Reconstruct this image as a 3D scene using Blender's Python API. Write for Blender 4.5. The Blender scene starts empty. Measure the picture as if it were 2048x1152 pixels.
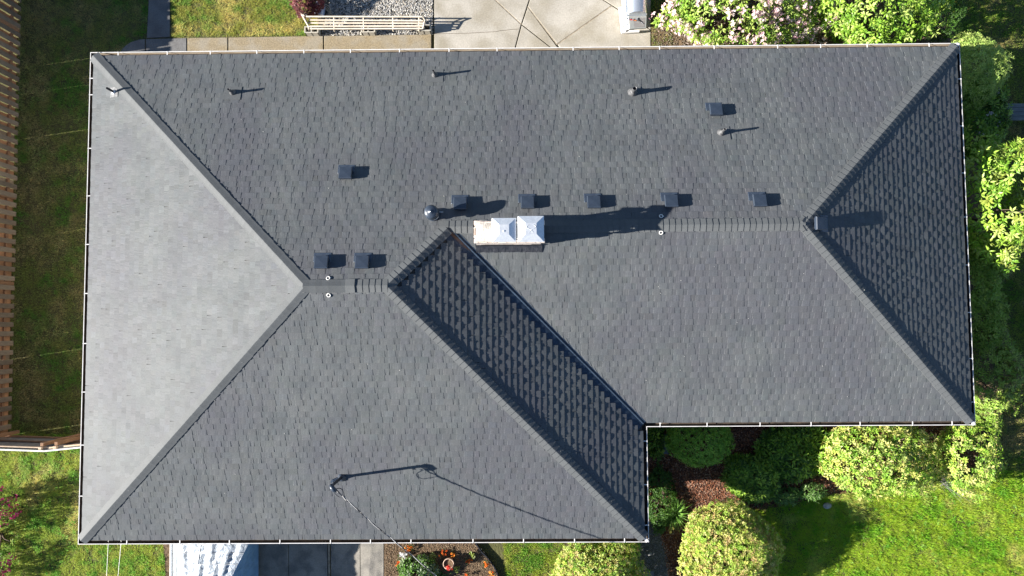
import bpy, math, random
import numpy as np
from mathutils import Vector, Matrix, Euler

S = bpy.context.scene
COL = S.collection
ZE = 2.65                                   # eave height above the ground
LX, XM, Y1, Y2 = 21.2, 13.476, -9.184, -11.863     # plan of the eaves: x 0..LX, y 0..Y1 (east wing), y 0..Y2 (west wing, to XM)
SN, SW, SSL, SEL, SSR, SER = .3336, .3317, .3303, .3388, .3348, .3408   # roof slopes (rise per metre)

# ------------------------------------------------------------------ camera, sky, sun, exposure
cam = bpy.data.cameras.new('camera'); camo = bpy.data.objects.new('camera', cam); COL.objects.link(camo)
CP = Vector((10.46867, -6.77962, 16.98482 + ZE))
camo.location = CP; camo.rotation_euler = (.05353, .01006, -.00689)
FPX = 1420.0
cam.sensor_width = 36; cam.lens = 36 * FPX / 2048
cam.clip_start = .5; cam.clip_end = 2000
S.camera = camo
SUN_AZ, SUN_EL = math.radians(8.0), math.radians(22.8)      # the light travels towards +x, a little towards +y
W = bpy.data.worlds.new('World'); S.world = W; W.use_nodes = True
nt = W.node_tree; nt.nodes.clear()
sky = nt.nodes.new('ShaderNodeTexSky'); sky.sky_type = 'NISHITA'; sky.sun_disc = False
sky.sun_elevation = SUN_EL; sky.sun_rotation = math.radians(262)
sky.air_density = .9; sky.dust_density = .2; sky.ozone_density = 3.0
bg = nt.nodes.new('ShaderNodeBackground'); bg.inputs[1].default_value = .05
wo = nt.nodes.new('ShaderNodeOutputWorld')
nt.links.new(sky.outputs[0], bg.inputs[0]); nt.links.new(bg.outputs[0], wo.inputs[0])
sl = bpy.data.lights.new('sun', 'SUN'); sl.energy = 5.0; sl.angle = math.radians(.53); sl.color = (1, .955, .885)
so = bpy.data.objects.new('sun', sl); COL.objects.link(so)
SD = Vector((math.cos(SUN_AZ) * math.cos(SUN_EL), math.sin(SUN_AZ) * math.cos(SUN_EL), -math.sin(SUN_EL)))
so.rotation_euler = SD.to_track_quat('-Z', 'Y').to_euler(); so.location = (-20, -10, 20)
S.view_settings.view_transform = 'Standard'; S.view_settings.look = 'None'
S.view_settings.gamma = 1; S.view_settings.use_curve_mapping = False
S.view_settings.exposure = 1.60
S.render.engine = 'CYCLES'
S.cycles.max_bounces = 6; S.cycles.diffuse_bounces = 3; S.cycles.glossy_bounces = 3; S.cycles.transmission_bounces = 3
S.cycles.use_denoising = True

RC = Euler((.05353, .01006, -.00689), 'XYZ').to_matrix()
def G(u, v, z=0.0):
    """Point of the place at height z seen at photograph pixel (u, v)."""
    d = RC @ Vector(((u - 1024) / FPX, -(v - 576) / FPX, -1))
    t = (z - CP.z) / d.z
    return CP + d * t
def onplane(u, v, a, b, c):
    d = RC @ Vector(((u - 1024) / FPX, -(v - 576) / FPX, -1))
    t = (a * CP.x + b * CP.y + c - CP.z) / (d.z - a * d.x - b * d.y)
    return CP + d * t
PLN = {'N': (0, -SN, ZE), 'W': (SW, 0, ZE), 'SL': (0, SSL, ZE - SSL * Y2), 'EL': (-SEL, 0, ZE + SEL * XM),
       'SR': (0, SSR, ZE - SSR * Y1), 'ER': (-SER, 0, ZE + SER * LX)}
def R_(u, v, s): return onplane(u, v, *PLN[s])
def inter(a, b, c):
    A = np.array([[p[0], p[1], -1] for p in (PLN[a], PLN[b], PLN[c])]); B = np.array([-p[2] for p in (PLN[a], PLN[b], PLN[c])])
    return Vector(np.linalg.solve(A, B))

rnd = random.Random(7)
ico_v = []; gphi = (1 + 5 ** .5) / 2
for a_, b_ in ((-1, gphi), (1, gphi), (-1, -gphi), (1, -gphi)): ico_v += [(a_, b_, 0), (0, a_, b_), (b_, 0, a_)]
ico_v = np.array(ico_v, float); ico_v /= np.linalg.norm(ico_v[0])
from itertools import combinations
ico_f = []
for t3 in combinations(range(12), 3):
    d = [np.linalg.norm(ico_v[t3[i]] - ico_v[t3[j]]) for i, j in ((0, 1), (1, 2), (0, 2))]
    if max(d) < 1.1:
        n_ = np.cross(ico_v[t3[1]] - ico_v[t3[0]], ico_v[t3[2]] - ico_v[t3[0]]); ico_f.append(t3 if n_ @ ico_v[t3[0]] > 0 else (t3[0], t3[2], t3[1]))
ico_f = np.array(ico_f)
ICO, ICF = ico_v, ico_f
# ------------------------------------------------------------------ materials
def N_(nt, t, **k):
    n = nt.nodes.new(t)
    for a, b in k.items(): setattr(n, a, b)
    return n
def mat(name, c1, c2=None, scale=8, detail=5, rough=.85, metal=0, bump=0, bscale=None, objrand=0, attr=None, attrmix='MULTIPLY',
        spec=.3, fine=0, fscale=60, stretch=None, trans=0, coat=0, c3=None, s3=1.2, f3=.5, lo=.35, hi=.65):
    m = bpy.data.materials.new(name); m.use_nodes = True; t = m.node_tree; b = t.nodes['Principled BSDF']; L = t.links
    b.inputs['Roughness'].default_value = rough; b.inputs['Metallic'].default_value = metal
    b.inputs['Specular IOR Level'].default_value = spec; b.inputs['Coat Weight'].default_value = coat
    tc = N_(t, 'ShaderNodeTexCoord'); co = tc.outputs['Object']
    if stretch:
        mp = N_(t, 'ShaderNodeMapping'); mp.inputs['Scale'].default_value = stretch; L.new(co, mp.inputs[0]); co = mp.outputs[0]
    def noise(sc, dt=4):
        n = N_(t, 'ShaderNodeTexNoise'); n.inputs['Scale'].default_value = sc; n.inputs['Detail'].default_value = dt
        L.new(co, n.inputs['Vector']); return n.outputs[0]
    def rng(v, a, b_, lo_=.3, hi_=.7):
        r = N_(t, 'ShaderNodeMapRange'); r.inputs[1].default_value = lo_; r.inputs[2].default_value = hi_
        r.inputs[3].default_value = a; r.inputs[4].default_value = b_; L.new(v, r.inputs[0]); return r.outputs[0]
    def mix(f, A, B, mode='MIX'):
        x = N_(t, 'ShaderNodeMix', data_type='RGBA', blend_type=mode)
        if isinstance(f, (int, float)): x.inputs[0].default_value = f
        else: L.new(f, x.inputs[0])
        for i, q in ((6, A), (7, B)):
            if isinstance(q, tuple): x.inputs[i].default_value = (*q, 1)
            else: L.new(q, x.inputs[i])
        return x.outputs[2]
    if attr and not c1:
        at = N_(t, 'ShaderNodeAttribute', attribute_name=attr); c = at.outputs['Color']
    elif c2: c = mix(rng(noise(scale, detail), 0, 1, lo, hi), c1, c2)
    else: c = mix(0.0, c1, c1)
    if c3: c = mix(rng(noise(s3, 3), 0, f3, .45, .62), c, c3)
    def scalemul(c, v):
        x = N_(t, 'ShaderNodeVectorMath', operation='SCALE'); L.new(c, x.inputs[0]); L.new(v, x.inputs['Scale']); return x.outputs[0]
    if attr and c1:
        at = N_(t, 'ShaderNodeAttribute', attribute_name=attr)
        c = mix(1.0, c, at.outputs['Color'], 'MULTIPLY')
    if objrand:
        oi = N_(t, 'ShaderNodeObjectInfo'); c = scalemul(c, rng(oi.outputs['Random'], 1 - objrand, 1 + objrand, 0, 1))
    if fine: c = scalemul(c, rng(noise(fscale, 3), 1 - fine, 1 + fine))
    L.new(c, b.inputs['Base Color'])
    if bump:
        bp = N_(t, 'ShaderNodeBump'); bp.inputs['Strength'].default_value = 1; bp.inputs['Distance'].default_value = bump
        L.new(noise(bscale or scale * 3, 4), bp.inputs['Height']); L.new(bp.outputs[0], b.inputs['Normal'])
    if trans:
        out = t.nodes['Material Output']; tr = N_(t, 'ShaderNodeBsdfTranslucent'); L.new(c, tr.inputs[0])
        ms = N_(t, 'ShaderNodeMixShader'); ms.inputs[0].default_value = trans
        L.new(b.outputs[0], ms.inputs[1]); L.new(tr.outputs[0], ms.inputs[2]); L.new(ms.outputs[0], out.inputs[0])
    return m

M = {}
M['shingle'] = mat('shingle', (.090, .097, .101), (.111, .117, .119), 1.4, 6, rough=.60, spec=.17, attr='Col', c3=(.090, .092, .102), s3=.45, f3=.8, fine=.2, fscale=75, bump=.0012, bscale=150)
M['deck'] = mat('deck', (.05, .045, .04), rough=.9)
M['cap'] = mat('cap_shingle', (.095, .101, .104), (.108, .113, .115), 3, 4, rough=.62, spec=.2, fine=.16, fscale=75, bump=.0012, bscale=150, objrand=.06)
M['valley'] = mat('valley_metal', (.035, .056, .088), (.022, .036, .06), 3, rough=.45, metal=.3, spec=.5, fine=.25, fscale=20)
M['white'] = mat('white_paint', (.72, .70, .68), (.50, .47, .44), 3.5, 6, lo=.45, hi=.8, rough=.45, spec=.4)
M['cream'] = mat('cream_paint', (.56, .47, .36), (.42, .34, .25), 2.5, 6, rough=.6, fine=.12, fscale=30)
M['grime_shade'] = mat('gutter_grime_shade', (.035, .028, .024), (.085, .065, .05), 5, 6, rough=.9, fine=.3, fscale=40)  # dirt on the gutter bottoms, and painted shade on the inner walls
M['wall'] = mat('siding', (.55, .50, .42), (.50, .45, .38), 3, rough=.8)
M['black_metal'] = mat('black_metal', (.024, .034, .052), (.034, .046, .068), 4, rough=.38, spec=.6, coat=.15)
M['blue_metal'] = mat('dull_blue_metal', (.06, .08, .11), (.045, .06, .09), 14, rough=.4, spec=.6, metal=.3)
M['boot'] = mat('lead_boot', (.20, .20, .20), (.09, .09, .095), 22, rough=.5, metal=.4, bump=.004, bscale=60)
M['galv'] = mat('galvanised', (.80, .82, .84), (.70, .73, .77), 9, rough=.42, metal=.6, spec=.5, fine=.08, fscale=30)
M['mortar'] = mat('mortar', (.66, .62, .57), (.46, .41, .35), 7, 6, rough=.95, bump=.01, bscale=40, fine=.2, fscale=45)
M['brick'] = mat('brick', (.62, .50, .42), (.66, .58, .52), 11, rough=.9, objrand=.16, bump=.004, bscale=60, fine=.15)
M['tar'] = mat('tar_flashing', (.012, .014, .02), (.035, .036, .042), 12, rough=.45, spec=.5, bump=.008, bscale=35)
M['anchor'] = mat('anchor_plastic', (.72, .70, .66), rough=.5)
M['rust'] = mat('rust_stain', (.10, .055, .035), (.05, .05, .06), 8, rough=.6, metal=.3)
M['concrete'] = mat('concrete', (.44, .405, .35), (.36, .33, .28), 1.7, 7, rough=.92, fine=.13, fscale=26, bump=.003, bscale=90, c3=(.25, .215, .15), s3=.9, f3=.55)
M['aggregate'] = mat('aggregate', (.32, .26, .17), (.22, .175, .11), 30, 4, rough=.95, fine=.25, fscale=45, bump=.005, bscale=60, c3=(.30, .27, .22), s3=2.2, f3=.6)
M['oldcon'] = mat('old_concrete', (.19, .185, .18), (.14, .135, .13), 2, 6, rough=.95, fine=.2, fscale=40, bump=.003, bscale=80)
M['drive'] = mat('drive_concrete', (.34, .31, .265), (.27, .25, .215), 1.6, 7, rough=.9, fine=.14, fscale=30, c3=(.12, .115, .11), s3=2.6, f3=.55)
M['joint'] = mat('joint_wood', (.38, .32, .24), (.22, .18, .13), 12, rough=.9)
M['gapdirt'] = mat('joint_dirt', (.05, .04, .028), (.09, .07, .045), 30, rough=.95)
M['board'] = mat('weathered_board', (.15, .125, .10), (.22, .185, .145), 5, 6, rough=.9, objrand=.25, fine=.16, fscale=30, stretch=(6, 6, 1), c3=(.20, .12, .07), s3=.6, f3=.4)
M['cedar'] = mat('cedar', (.29, .165, .095), (.22, .13, .08), 6, 5, rough=.85, objrand=.2, fine=.15, fscale=40)
M['palewood'] = mat('pale_wood', (.62, .48, .35), (.52, .38, .26), 9, rough=.8, objrand=.1)
M['greyboard'] = mat('grey_board', (.26, .25, .24), (.18, .17, .165), 8, rough=.9, objrand=.15, stretch=(1, 6, 6))
M['soil'] = mat('soil', (.17, .115, .07), (.10, .068, .043), 6, 8, rough=1, fine=.35, fscale=50, bump=.03, bscale=14)
M['undergrass'] = mat('ground_earth', (.105, .10, .04), (.07, .075, .028), 2.5, 7, rough=1, fine=.3, fscale=30, bump=.02, bscale=18, c3=(.13, .105, .05), s3=.8, f3=.5)
M['mulch_ground'] = mat('mulch_ground', (.12, .052, .03), (.055, .026, .018), 12, 8, rough=1, fine=.4, fscale=60, bump=.03, bscale=30)
M['gravel_ground'] = mat('gravel_ground', (.12, .115, .10), (.07, .065, .055), 20, 8, rough=1, bump=.02, bscale=40)
M['attr'] = mat('plain_colours', None, attr='Col', rough=.9, spec=.2)
M['leaf'] = mat('leaf', None, attr='Col', rough=.40, spec=.30, trans=.28)
M['grass'] = mat('grass_blade', None, attr='Col', rough=.6, spec=.10, trans=.35)
M['petal'] = mat('petal', None, attr='Col', rough=.7, spec=.2, trans=.3)
M['bark'] = mat('bark', (.10, .07, .05), (.16, .12, .09), 20, rough=.95, bump=.01)
M['cinder'] = mat('cinder_block', (.50, .47, .41), (.42, .39, .33), 30, rough=.95, fine=.12, fscale=70)
M['bench'] = mat('bench_paint', (.74, .66, .55), (.62, .53, .42), 6, rough=.65, fine=.1, fscale=30)
M['steel'] = mat('stainless', (.66, .70, .74), rough=.3, metal=.75, fine=.04)
M['greyplastic'] = mat('grey_panel', (.27, .28, .27), (.24, .25, .24), 8, rough=.6)
M['whiteplastic'] = mat('white_panel', (.78, .77, .76), rough=.5)
M['red'] = mat('red_handle', (.55, .05, .05), rough=.5)
M['orange'] = mat('orange_handle', (.50, .16, .05), rough=.5)
M['blackrub'] = mat('black_rubber', (.02, .02, .02), rough=.6)
M['tarp'] = mat('silver_tarp', (.40, .44, .48), (.30, .34, .39), 5, rough=.42, metal=.15, spec=.6, bump=.03, bscale=11)
M['tarpshade'] = mat('tarp_shade_blue', (.20, .34, .52), (.16, .29, .46), 4, rough=.55, bump=.015, bscale=8)  # shaded side of the silver tarp, shade put into a blue base colour
M['terracotta'] = mat('pot_clay', (.62, .46, .36), (.5, .36, .27), 12, rough=.8)
M['stone'] = mat('stone', (.33, .32, .31), (.22, .21, .20), 14, rough=.95, bump=.01, objrand=.15)
M['palestone'] = mat('pale_stone', (.58, .52, .45), (.42, .37, .31), 14, rough=.9)
M['slate'] = mat('slate_slab', (.16, .18, .20), (.12, .135, .15), 6, rough=.8, fine=.1)
M['blueplastic'] = mat('pale_blue_plastic', (.50, .56, .72), rough=.5)
M['hose'] = mat('hose', (.60, .50, .36), rough=.5)
M['cable_white'] = mat('cable_bright', (.62, .60, .57), rough=.45, metal=.3)
M['cable_black'] = mat('cable_black', (.02, .022, .03), rough=.5)
M['greywood'] = mat('grey_plank', (.20, .21, .21), (.14, .15, .155), 5, rough=.9, stretch=(1, 8, 8), fine=.15, fscale=20)

# ------------------------------------------------------------------ mesh helpers
class MB:
    def __init__(s): s.v = []; s.f = []; s.mi = []; s.sm = []
    def add(s, vs, fs, mi=0, smooth=False):
        o = len(s.v); s.v += [Vector(p) for p in vs]; s.f += [[i + o for i in f] for f in fs]; s.mi += [mi] * len(fs); s.sm += [smooth] * len(fs); return s
    def box(s, c, size, rot=None, mi=0):
        a, b, d = [q / 2 for q in size]; c = Vector(c)
        P = [Vector((x, y, z)) for x in (-a, a) for y in (-b, b) for z in (-d, d)]
        if rot is not None: P = [rot @ p for p in P]
        return s.add([p + c for p in P], [(0, 1, 3, 2), (4, 6, 7, 5), (0, 4, 5, 1), (2, 3, 7, 6), (0, 2, 6, 4), (1, 5, 7, 3)], mi)
    def bbox(s, c, size, bev=.01, rot=None, mi=0):
        """box with chamfered vertical and top edges"""
        a, b, d = [q / 2 for q in size]; c = Vector(c); e = min(bev, a * .9, b * .9, d * .9)
        def ring(x, y, k, z): return [(x - k, -y, z), (x, -y + k, z), (x, y - k, z), (x - k, y, z), (-x + k, y, z), (-x, y - k, z), (-x, -y + k, z), (-x + k, -y, z)]
        R = ring(a, b, e, -d) + ring(a, b, e, d - e) + ring(a - e, b - e, e * .5, d)
        P = [Vector(p) for p in R]
        if rot is not None: P = [rot @ p for p in P]
        F = [[7 - i for i in range(8)], [16 + i for i in range(8)]]
        for r in (0, 8):
            for i in range(8): F.append([r + i, r + (i + 1) % 8, r + 8 + (i + 1) % 8, r + 8 + i])
        return s.add([p + c for p in P], F, mi)
    def tube(s, pts, r, n=8, mi=0, caps=True, smooth=True):
        pts = [Vector(p) for p in pts]; rs = r if isinstance(r, (list, tuple)) else [r] * len(pts); V = []; F = []
        for i, p in enumerate(pts):
            d = (pts[min(i + 1, len(pts) - 1)] - pts[max(i - 1, 0)]).normalized()
            a = d.cross(Vector((0, 0, 1)));  a = a if a.length > .05 else d.cross(Vector((1, 0, 0)))
            a.normalize(); b = d.cross(a)
            for k in range(n):
                t = 2 * math.pi * k / n; V.append(p + (a * math.cos(t) + b * math.sin(t)) * rs[i])
        for i in range(len(pts) - 1):
            for k in range(n): F.append([i * n + k, i * n + (k + 1) % n, (i + 1) * n + (k + 1) % n, (i + 1) * n + k])
        s.add(V, F, mi, smooth)
        if caps: s.add([V[k] for k in range(n)], [list(range(n))[::-1]], mi); s.add(V[-n:], [list(range(n))], mi)
        return s
    def lathe(s, prof, n=24, c=(0, 0, 0), mi=0, axis=None, smooth=True):
        c = Vector(c); q = Vector((0, 0, 1)).rotation_difference(Vector(axis).normalized()).to_matrix() if axis else Matrix.Identity(3)
        V = []; F = []
        for r, z in prof:
            for k in range(n):
                t = 2 * math.pi * k / n; V.append(c + q @ Vector((r * math.cos(t), r * math.sin(t), z)))
        for i in range(len(prof) - 1):
            for k in range(n): F.append([i * n + k, i * n + (k + 1) % n, (i + 1) * n + (k + 1) % n, (i + 1) * n + k])
        return s.add(V, F, mi, smooth)
    def prism(s, poly, z0, z1, mi=0):
        n = len(poly); A = sum(poly[i][0] * poly[(i + 1) % n][1] - poly[(i + 1) % n][0] * poly[i][1] for i in range(n))
        if A < 0: poly = poly[::-1]
        V = [(p[0], p[1], z0) for p in poly] + [(p[0], p[1], z1) for p in poly]
        F = [list(range(n))[::-1], list(range(n, 2 * n))] + [[i, (i + 1) % n, n + (i + 1) % n, n + i] for i in range(n)]
        return s.add(V, F, mi)
    def mesh(s, name, mats, o=(0, 0, 0)):
        me = bpy.data.meshes.new(name); o = Vector(o)
        me.from_pydata([tuple(p - o) for p in s.v], [], s.f)
        for m in (mats if isinstance(mats, (list, tuple)) else [mats]): me.materials.append(m)
        me.polygons.foreach_set('material_index', s.mi); me.polygons.foreach_set('use_smooth', s.sm); me.update(); return me
    def build(s, name, mats, parent=None, origin=None):
        o = Vector(origin) if origin is not None else (Vector(wl(parent)) if parent else Vector((0, 0, 0)))
        ob = bpy.data.objects.new(name, s.mesh(name, mats, o)); COL.objects.link(ob)
        place(ob, o, parent); return ob
WL = {}
def wl(p): return WL.get(p.name, Vector((0, 0, 0)))
def place(ob, o, parent):
    WL[ob.name] = Vector(o)
    if parent: ob.parent = parent; ob.location = Vector(o) - wl(parent)
    else: ob.location = o
def empty(name, loc, label=None, cat=None, group=None, kind=None):
    e = bpy.data.objects.new(name, None); e.empty_display_size = .2; COL.objects.link(e); e.location = loc; WL[e.name] = Vector(loc)
    tag(e, label, cat, group, kind); return e
def tag(o, label=None, cat=None, group=None, kind=None):
    for k, v in (('label', label), ('category', cat), ('group', group), ('kind', kind)):
        if v: o[k] = v
    return o
def inst(name, me, parent, mw):
    """object sharing a mesh, world matrix mw, under an unrotated parent"""
    ob = bpy.data.objects.new(name, me); COL.objects.link(ob)
    ob.parent = parent; m = mw.copy(); m.translation = m.translation - (wl(parent) if parent else Vector((0, 0, 0))); ob.matrix_basis = m
    WL[ob.name] = mw.translation.copy(); return ob
def npmesh(name, V, F, C=None, m=None, parent=None, smooth=False, origin=(0, 0, 0)):
    """big mesh from arrays: V (n,3), F (m,k), C (n,3) vertex colours"""
    V = np.asarray(V, np.float32) - np.asarray(origin, np.float32); F = np.asarray(F, np.int32); k = F.shape[1]
    me = bpy.data.meshes.new(name); me.vertices.add(len(V)); me.vertices.foreach_set('co', V.ravel())
    me.loops.add(F.size); me.loops.foreach_set('vertex_index', F.ravel())
    me.polygons.add(len(F)); me.polygons.foreach_set('loop_start', np.arange(0, F.size, k, dtype=np.int32))
    me.polygons.foreach_set('loop_total', np.full(len(F), k, np.int32))
    me.polygons.foreach_set('use_smooth', np.full(len(F), bool(smooth)))
    if C is not None:
        a = me.color_attributes.new('Col', 'FLOAT_COLOR', 'POINT'); c4 = np.ones((len(V), 4), np.float32); c4[:, :3] = C
        a.data.foreach_set('color', c4.ravel())
    me.update(calc_edges=True); me.validate()
    if m: me.materials.append(m)
    ob = bpy.data.objects.new(name, me); COL.objects.link(ob); place(ob, Vector(origin), parent); return ob
def pxpoly(P, z=0.0): return [tuple(G(u, v, z)[:2]) for u, v in P]
def inpoly(P, x, y):
    r = np.zeros(len(x), bool); n = len(P)
    for i in range(n):
        x0, y0 = P[i]; x1, y1 = P[(i + 1) % n]
        c = ((y0 > y) != (y1 > y)) & (x < (x1 - x0) * (y - y0) / ((y1 - y0) if y1 != y0 else 1e-9) + x0); r ^= c
    return r
def scatter(P, dens, rs):
    P = np.array(P); a = P.min(0); b = P.max(0); n = int((b - a).prod() * dens)
    x = rs.uniform(a[0], b[0], n); y = rs.uniform(a[1], b[1], n); k = inpoly([tuple(p) for p in P], x, y); return x[k], y[k]
def vnoise(x, y, sc, seed):
    """smooth value noise 0..1"""
    rs = np.random.RandomState(seed); T = rs.rand(64, 64); x = x * sc + 1000; y = y * sc + 1000
    xi = np.floor(x).astype(int); yi = np.floor(y).astype(int); fx = x - xi; fy = y - yi; fx = fx * fx * (3 - 2 * fx); fy = fy * fy * (3 - 2 * fy)
    g = lambda i, j: T[i % 64, j % 64]
    return (g(xi, yi) * (1 - fx) + g(xi + 1, yi) * fx) * (1 - fy) + (g(xi, yi + 1) * (1 - fx) + g(xi + 1, yi + 1) * fx) * fy

# ------------------------------------------------------------------ ground sheets
gm = MB(); gm.add([(-600, -600, 0), (600, -600, 0), (600, 600, 0), (-600, 600, 0)], [(0, 1, 2, 3)])
tag(gm.build('ground', M['undergrass']), 'earth under the lawns round the house', kind='structure')
def sheet(name, P, z, m, label):
    b = MB(); b.prism(pxpoly(P), -.05, z)
    return tag(b.build(name, m), label, kind='structure')
sheet('mulch_bed', [(1285, 840), (1960, 840), (1985, 930), (1700, 985), (1560, 1012), (1470, 1030), (1440, 1200), (1330, 1200), (1300, 1040), (1255, 1040)], .018, M['mulch_ground'], 'reddish bark mulch bed south of the east wing')
sheet('gravel_path', [(1225, 1040), (1318, 1040), (1336, 1120), (1345, 1210), (1262, 1210), (1270, 1120)], .024, M['gravel_ground'], 'grey gravel path beside the yellow bush')
sheet('gravel_bed', [(636, -60), (867, -60), (867, 70), (640, 74)], .022, M['gravel_ground'], 'bed of pale grey gravel north of the house')
sheet('flower_bed', [(769, 1030), (952, 1030), (958, 1092), (975, 1115), (990, 1135), (1000, 1160), (1010, 1230), (769, 1230)], .03, M['soil'], 'bare brown soil of the flower bed by the drive')
sheet('shrub_bed', [(1303, 24), (1345, 10), (1420, -60), (1890, -60), (1925, 150), (1303, 150)], .02, M['soil'], 'brown soil under the shrubs north of the house')
sheet('side_bed', [(1785, 100), (1960, 120), (1975, 420), (1965, 640), (2000, 800), (1800, 800)], .016, M['soil'], 'dark soil under the shrubs along the east wall')
ex = MB(); ex.prism(pxpoly([(318, 1040), (345, 1040), (345, 1230), (336, 1230), (330, 1110)]), -.05, .02)
tag(ex.build('drive_edge', M['soil']), 'bare soil between lawn and drive', kind='structure')

# concrete
def slabs(name, label, polys, mats, z, gap=.012, thick=.1, parts='slab', lab=None):
    c = Vector(G(*polys[0][0])); c.z = 0
    e = empty(name, c, label, kind='structure')
    for i, P in enumerate(polys):
        W2 = [Vector((*p, 0)) for p in pxpoly(P)]; n = len(W2)
        A = sum(W2[k].x * W2[(k + 1) % n].y - W2[(k + 1) % n].x * W2[k].y for k in range(n))
        if A < 0: W2 = W2[::-1]
        Q = []
        for k in range(n):
            a, b, d = W2[k - 1], W2[k], W2[(k + 1) % n]; n1 = Vector((-(b - a).y, (b - a).x, 0)).normalized(); n2 = Vector((-(d - b).y, (d - b).x, 0)).normalized()
            bi = n1 + n2; Q.append(b + bi * (gap / 2) / max(.25, bi.length_squared / 2))
        bb = MB(); t = .008; cen = sum(Q, Vector()) / n
        In = [q + (cen - q).normalized() * t * 1.4 for q in Q]; zz = z + rnd.uniform(-.003, .003)
        V = [(q.x, q.y, -thick) for q in Q] + [(q.x, q.y, zz - t) for q in Q] + [(q.x, q.y, zz) for q in In]
        F = [[2 * n + k for k in range(n)]] + [[r * n + k, r * n + (k + 1) % n, (r + 1) * n + (k + 1) % n, (r + 1) * n + k] for r in (0, 1) for k in range(n)]
        bb.add(V, F); bb.build(parts, mats[i] if isinstance(mats, list) else mats, e)
    return e
patio = slabs('patio', 'pale concrete patio of angular slabs north of the house', [
    [(868, -60), (925, -60), (1043, 50), (1022, 130), (868, 130)], [(925, -60), (1077, -60), (1058, 4), (1043, 50)],
    [(1043, 50), (1145, 130), (1022, 130)], [(1055, 14), (1116, 96), (1147, 130), (1145, 130), (1043, 50)],
    [(1055, 14), (1077, -60), (1110, -60), (1224, 12), (1114, 90)], [(1114, 90), (1224, 12), (1302, 61), (1302, 130), (1147, 130)],
    [(1110, -60), (1302, -60), (1302, 61), (1224, 12)]], M['concrete'], .035, gap=.03)
jm = MB()
for a, b, w in (((925, -60), (1043, 50), .035), ((1224, 12), (1114, 90), .03), ((1055, 14), (1114, 90), .02)):
    A = G(*a); B = G(*b); d = (B - A); jm.box((A + B) / 2 + Vector((0, 0, -.01)), (d.length, w, .075), Matrix.Rotation(math.atan2(d.y, d.x), 3, 'Z'))
jm.build('joint_strip', M['joint'], patio)
ck = MB(); CK = [G(u, v) for u, v in ((868, 69), (900, 68), (935, 67.5), (968, 65.5), (992, 64.5), (1001, 62), (1012, 61.5), (1024, 60), (1037, 59))]
for a, b in zip(CK[:-1], CK[1:]): d = b - a; ck.box(((a.x + b.x) / 2, (a.y + b.y) / 2, .0345), (d.length + .004, .009, .0085), Matrix.Rotation(math.atan2(d.y, d.x), 3, 'Z'))
ck.build('crack', M['gapdirt'], patio)
walk = slabs('walkway', 'narrow exposed aggregate walkway along the north eave', [
    [(238, 112), (246, 96), (262, 84), (280, 79), (292, 78), (292, 130), (238, 130)], [(292, 78), (375, 76), (375, 130), (292, 130)],
    [(375, 76), (457, 75), (457, 130), (375, 130)], [(457, 75), (648, 72), (648, 130), (457, 130)], [(648, 72), (864, 69), (864, 130), (648, 130)]],
    [M['oldcon'], M['oldcon'], M['aggregate'], M['aggregate'], M['aggregate']], .04, gap=.03)
slabs('side_path', 'dark worn concrete path running north from the walkway', [[(302, -70), (341, -70), (341, 75), (294, 77)]], M['oldcon'], .03)
drive = slabs('driveway', 'concrete driveway in the shade of the covered car', [
    [(345, 1030), (577, 1030), (579, 1240), (345, 1240)], [(577, 1030), (655, 1030), (657, 1240), (579, 1240)],
    [(661, 1030), (720, 1030), (722, 1240), (663, 1240)], [(720, 1030), (768, 1030), (768, 1240), (722, 1240)]], M['drive'], .03, gap=.014)
jm = MB(); A = G(658, 1030); B = G(660, 1240); d = B - A
jm.box((A + B) / 2 + Vector((0, 0, .0)), (d.length, .05, .09), Matrix.Rotation(math.atan2(d.y, d.x), 3, 'Z')); jm.build('joint_strip', M['joint'], drive)

# ------------------------------------------------------------------ the house
house = empty('house', (0, 0, 0), 'single storey house under a dark grey shingled hip roof with a southwest wing', 'house')
RLW, RLE, RRE, JU = inter('N', 'W', 'SL'), inter('N', 'SL', 'EL'), inter('N', 'SR', 'ER'), inter('N', 'EL', 'SR')
VD = Vector((XM, Y1, ZE))
EV = [Vector(p) for p in ((0, 0, ZE), (LX, 0, ZE), (LX, Y1, ZE), (XM, Y1, ZE), (XM, Y2, ZE), (0, Y2, ZE))]
# walls, soffit, fascia
OH = .55
def off(d, z):
    """eave outline moved inwards by d, at height z"""
    P = [(d, -d), (LX - d, -d), (LX - d, Y1 + d), (XM - d, Y1 + d), (XM - d, Y2 + d), (d, Y2 + d)]
    return [Vector((x, y, z)) for x, y in P]
b = MB(); b.prism([p[:2] for p in off(OH, 0)], -.1, ZE - .02); b.build('wall', M['wall'], house)
b = MB(); b.prism([p[:2] for p in off(.14, 0)], ZE - .17, ZE - .15); b.build('soffit', M['cream'], house)
# deck
deck = MB()
dz = Vector((0, 0, -.012))
A = off(.12, 0)
def dp(v, s): a, b_, c = PLN[s]; return Vector((v.x, v.y, a * v.x + b_ * v.y + c)) + dz
for s, P in (('N', (A[1], A[0], RLW, RLE, JU, RRE)), ('W', (A[0], A[5], RLW)), ('SL', (A[5], A[4], RLE, RLW)), ('EL', (A[4], A[3], JU, RLE)), ('SR', (A[3], A[2], RRE, JU)), ('ER', (A[2], A[1], RRE))):
    deck.add([dp(p, s) for p in P], [list(range(len(P)))[::1]])
roof = deck.build('roof', M['deck'], house); roof['label'] = 'charcoal laminated shingle roof'
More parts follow.
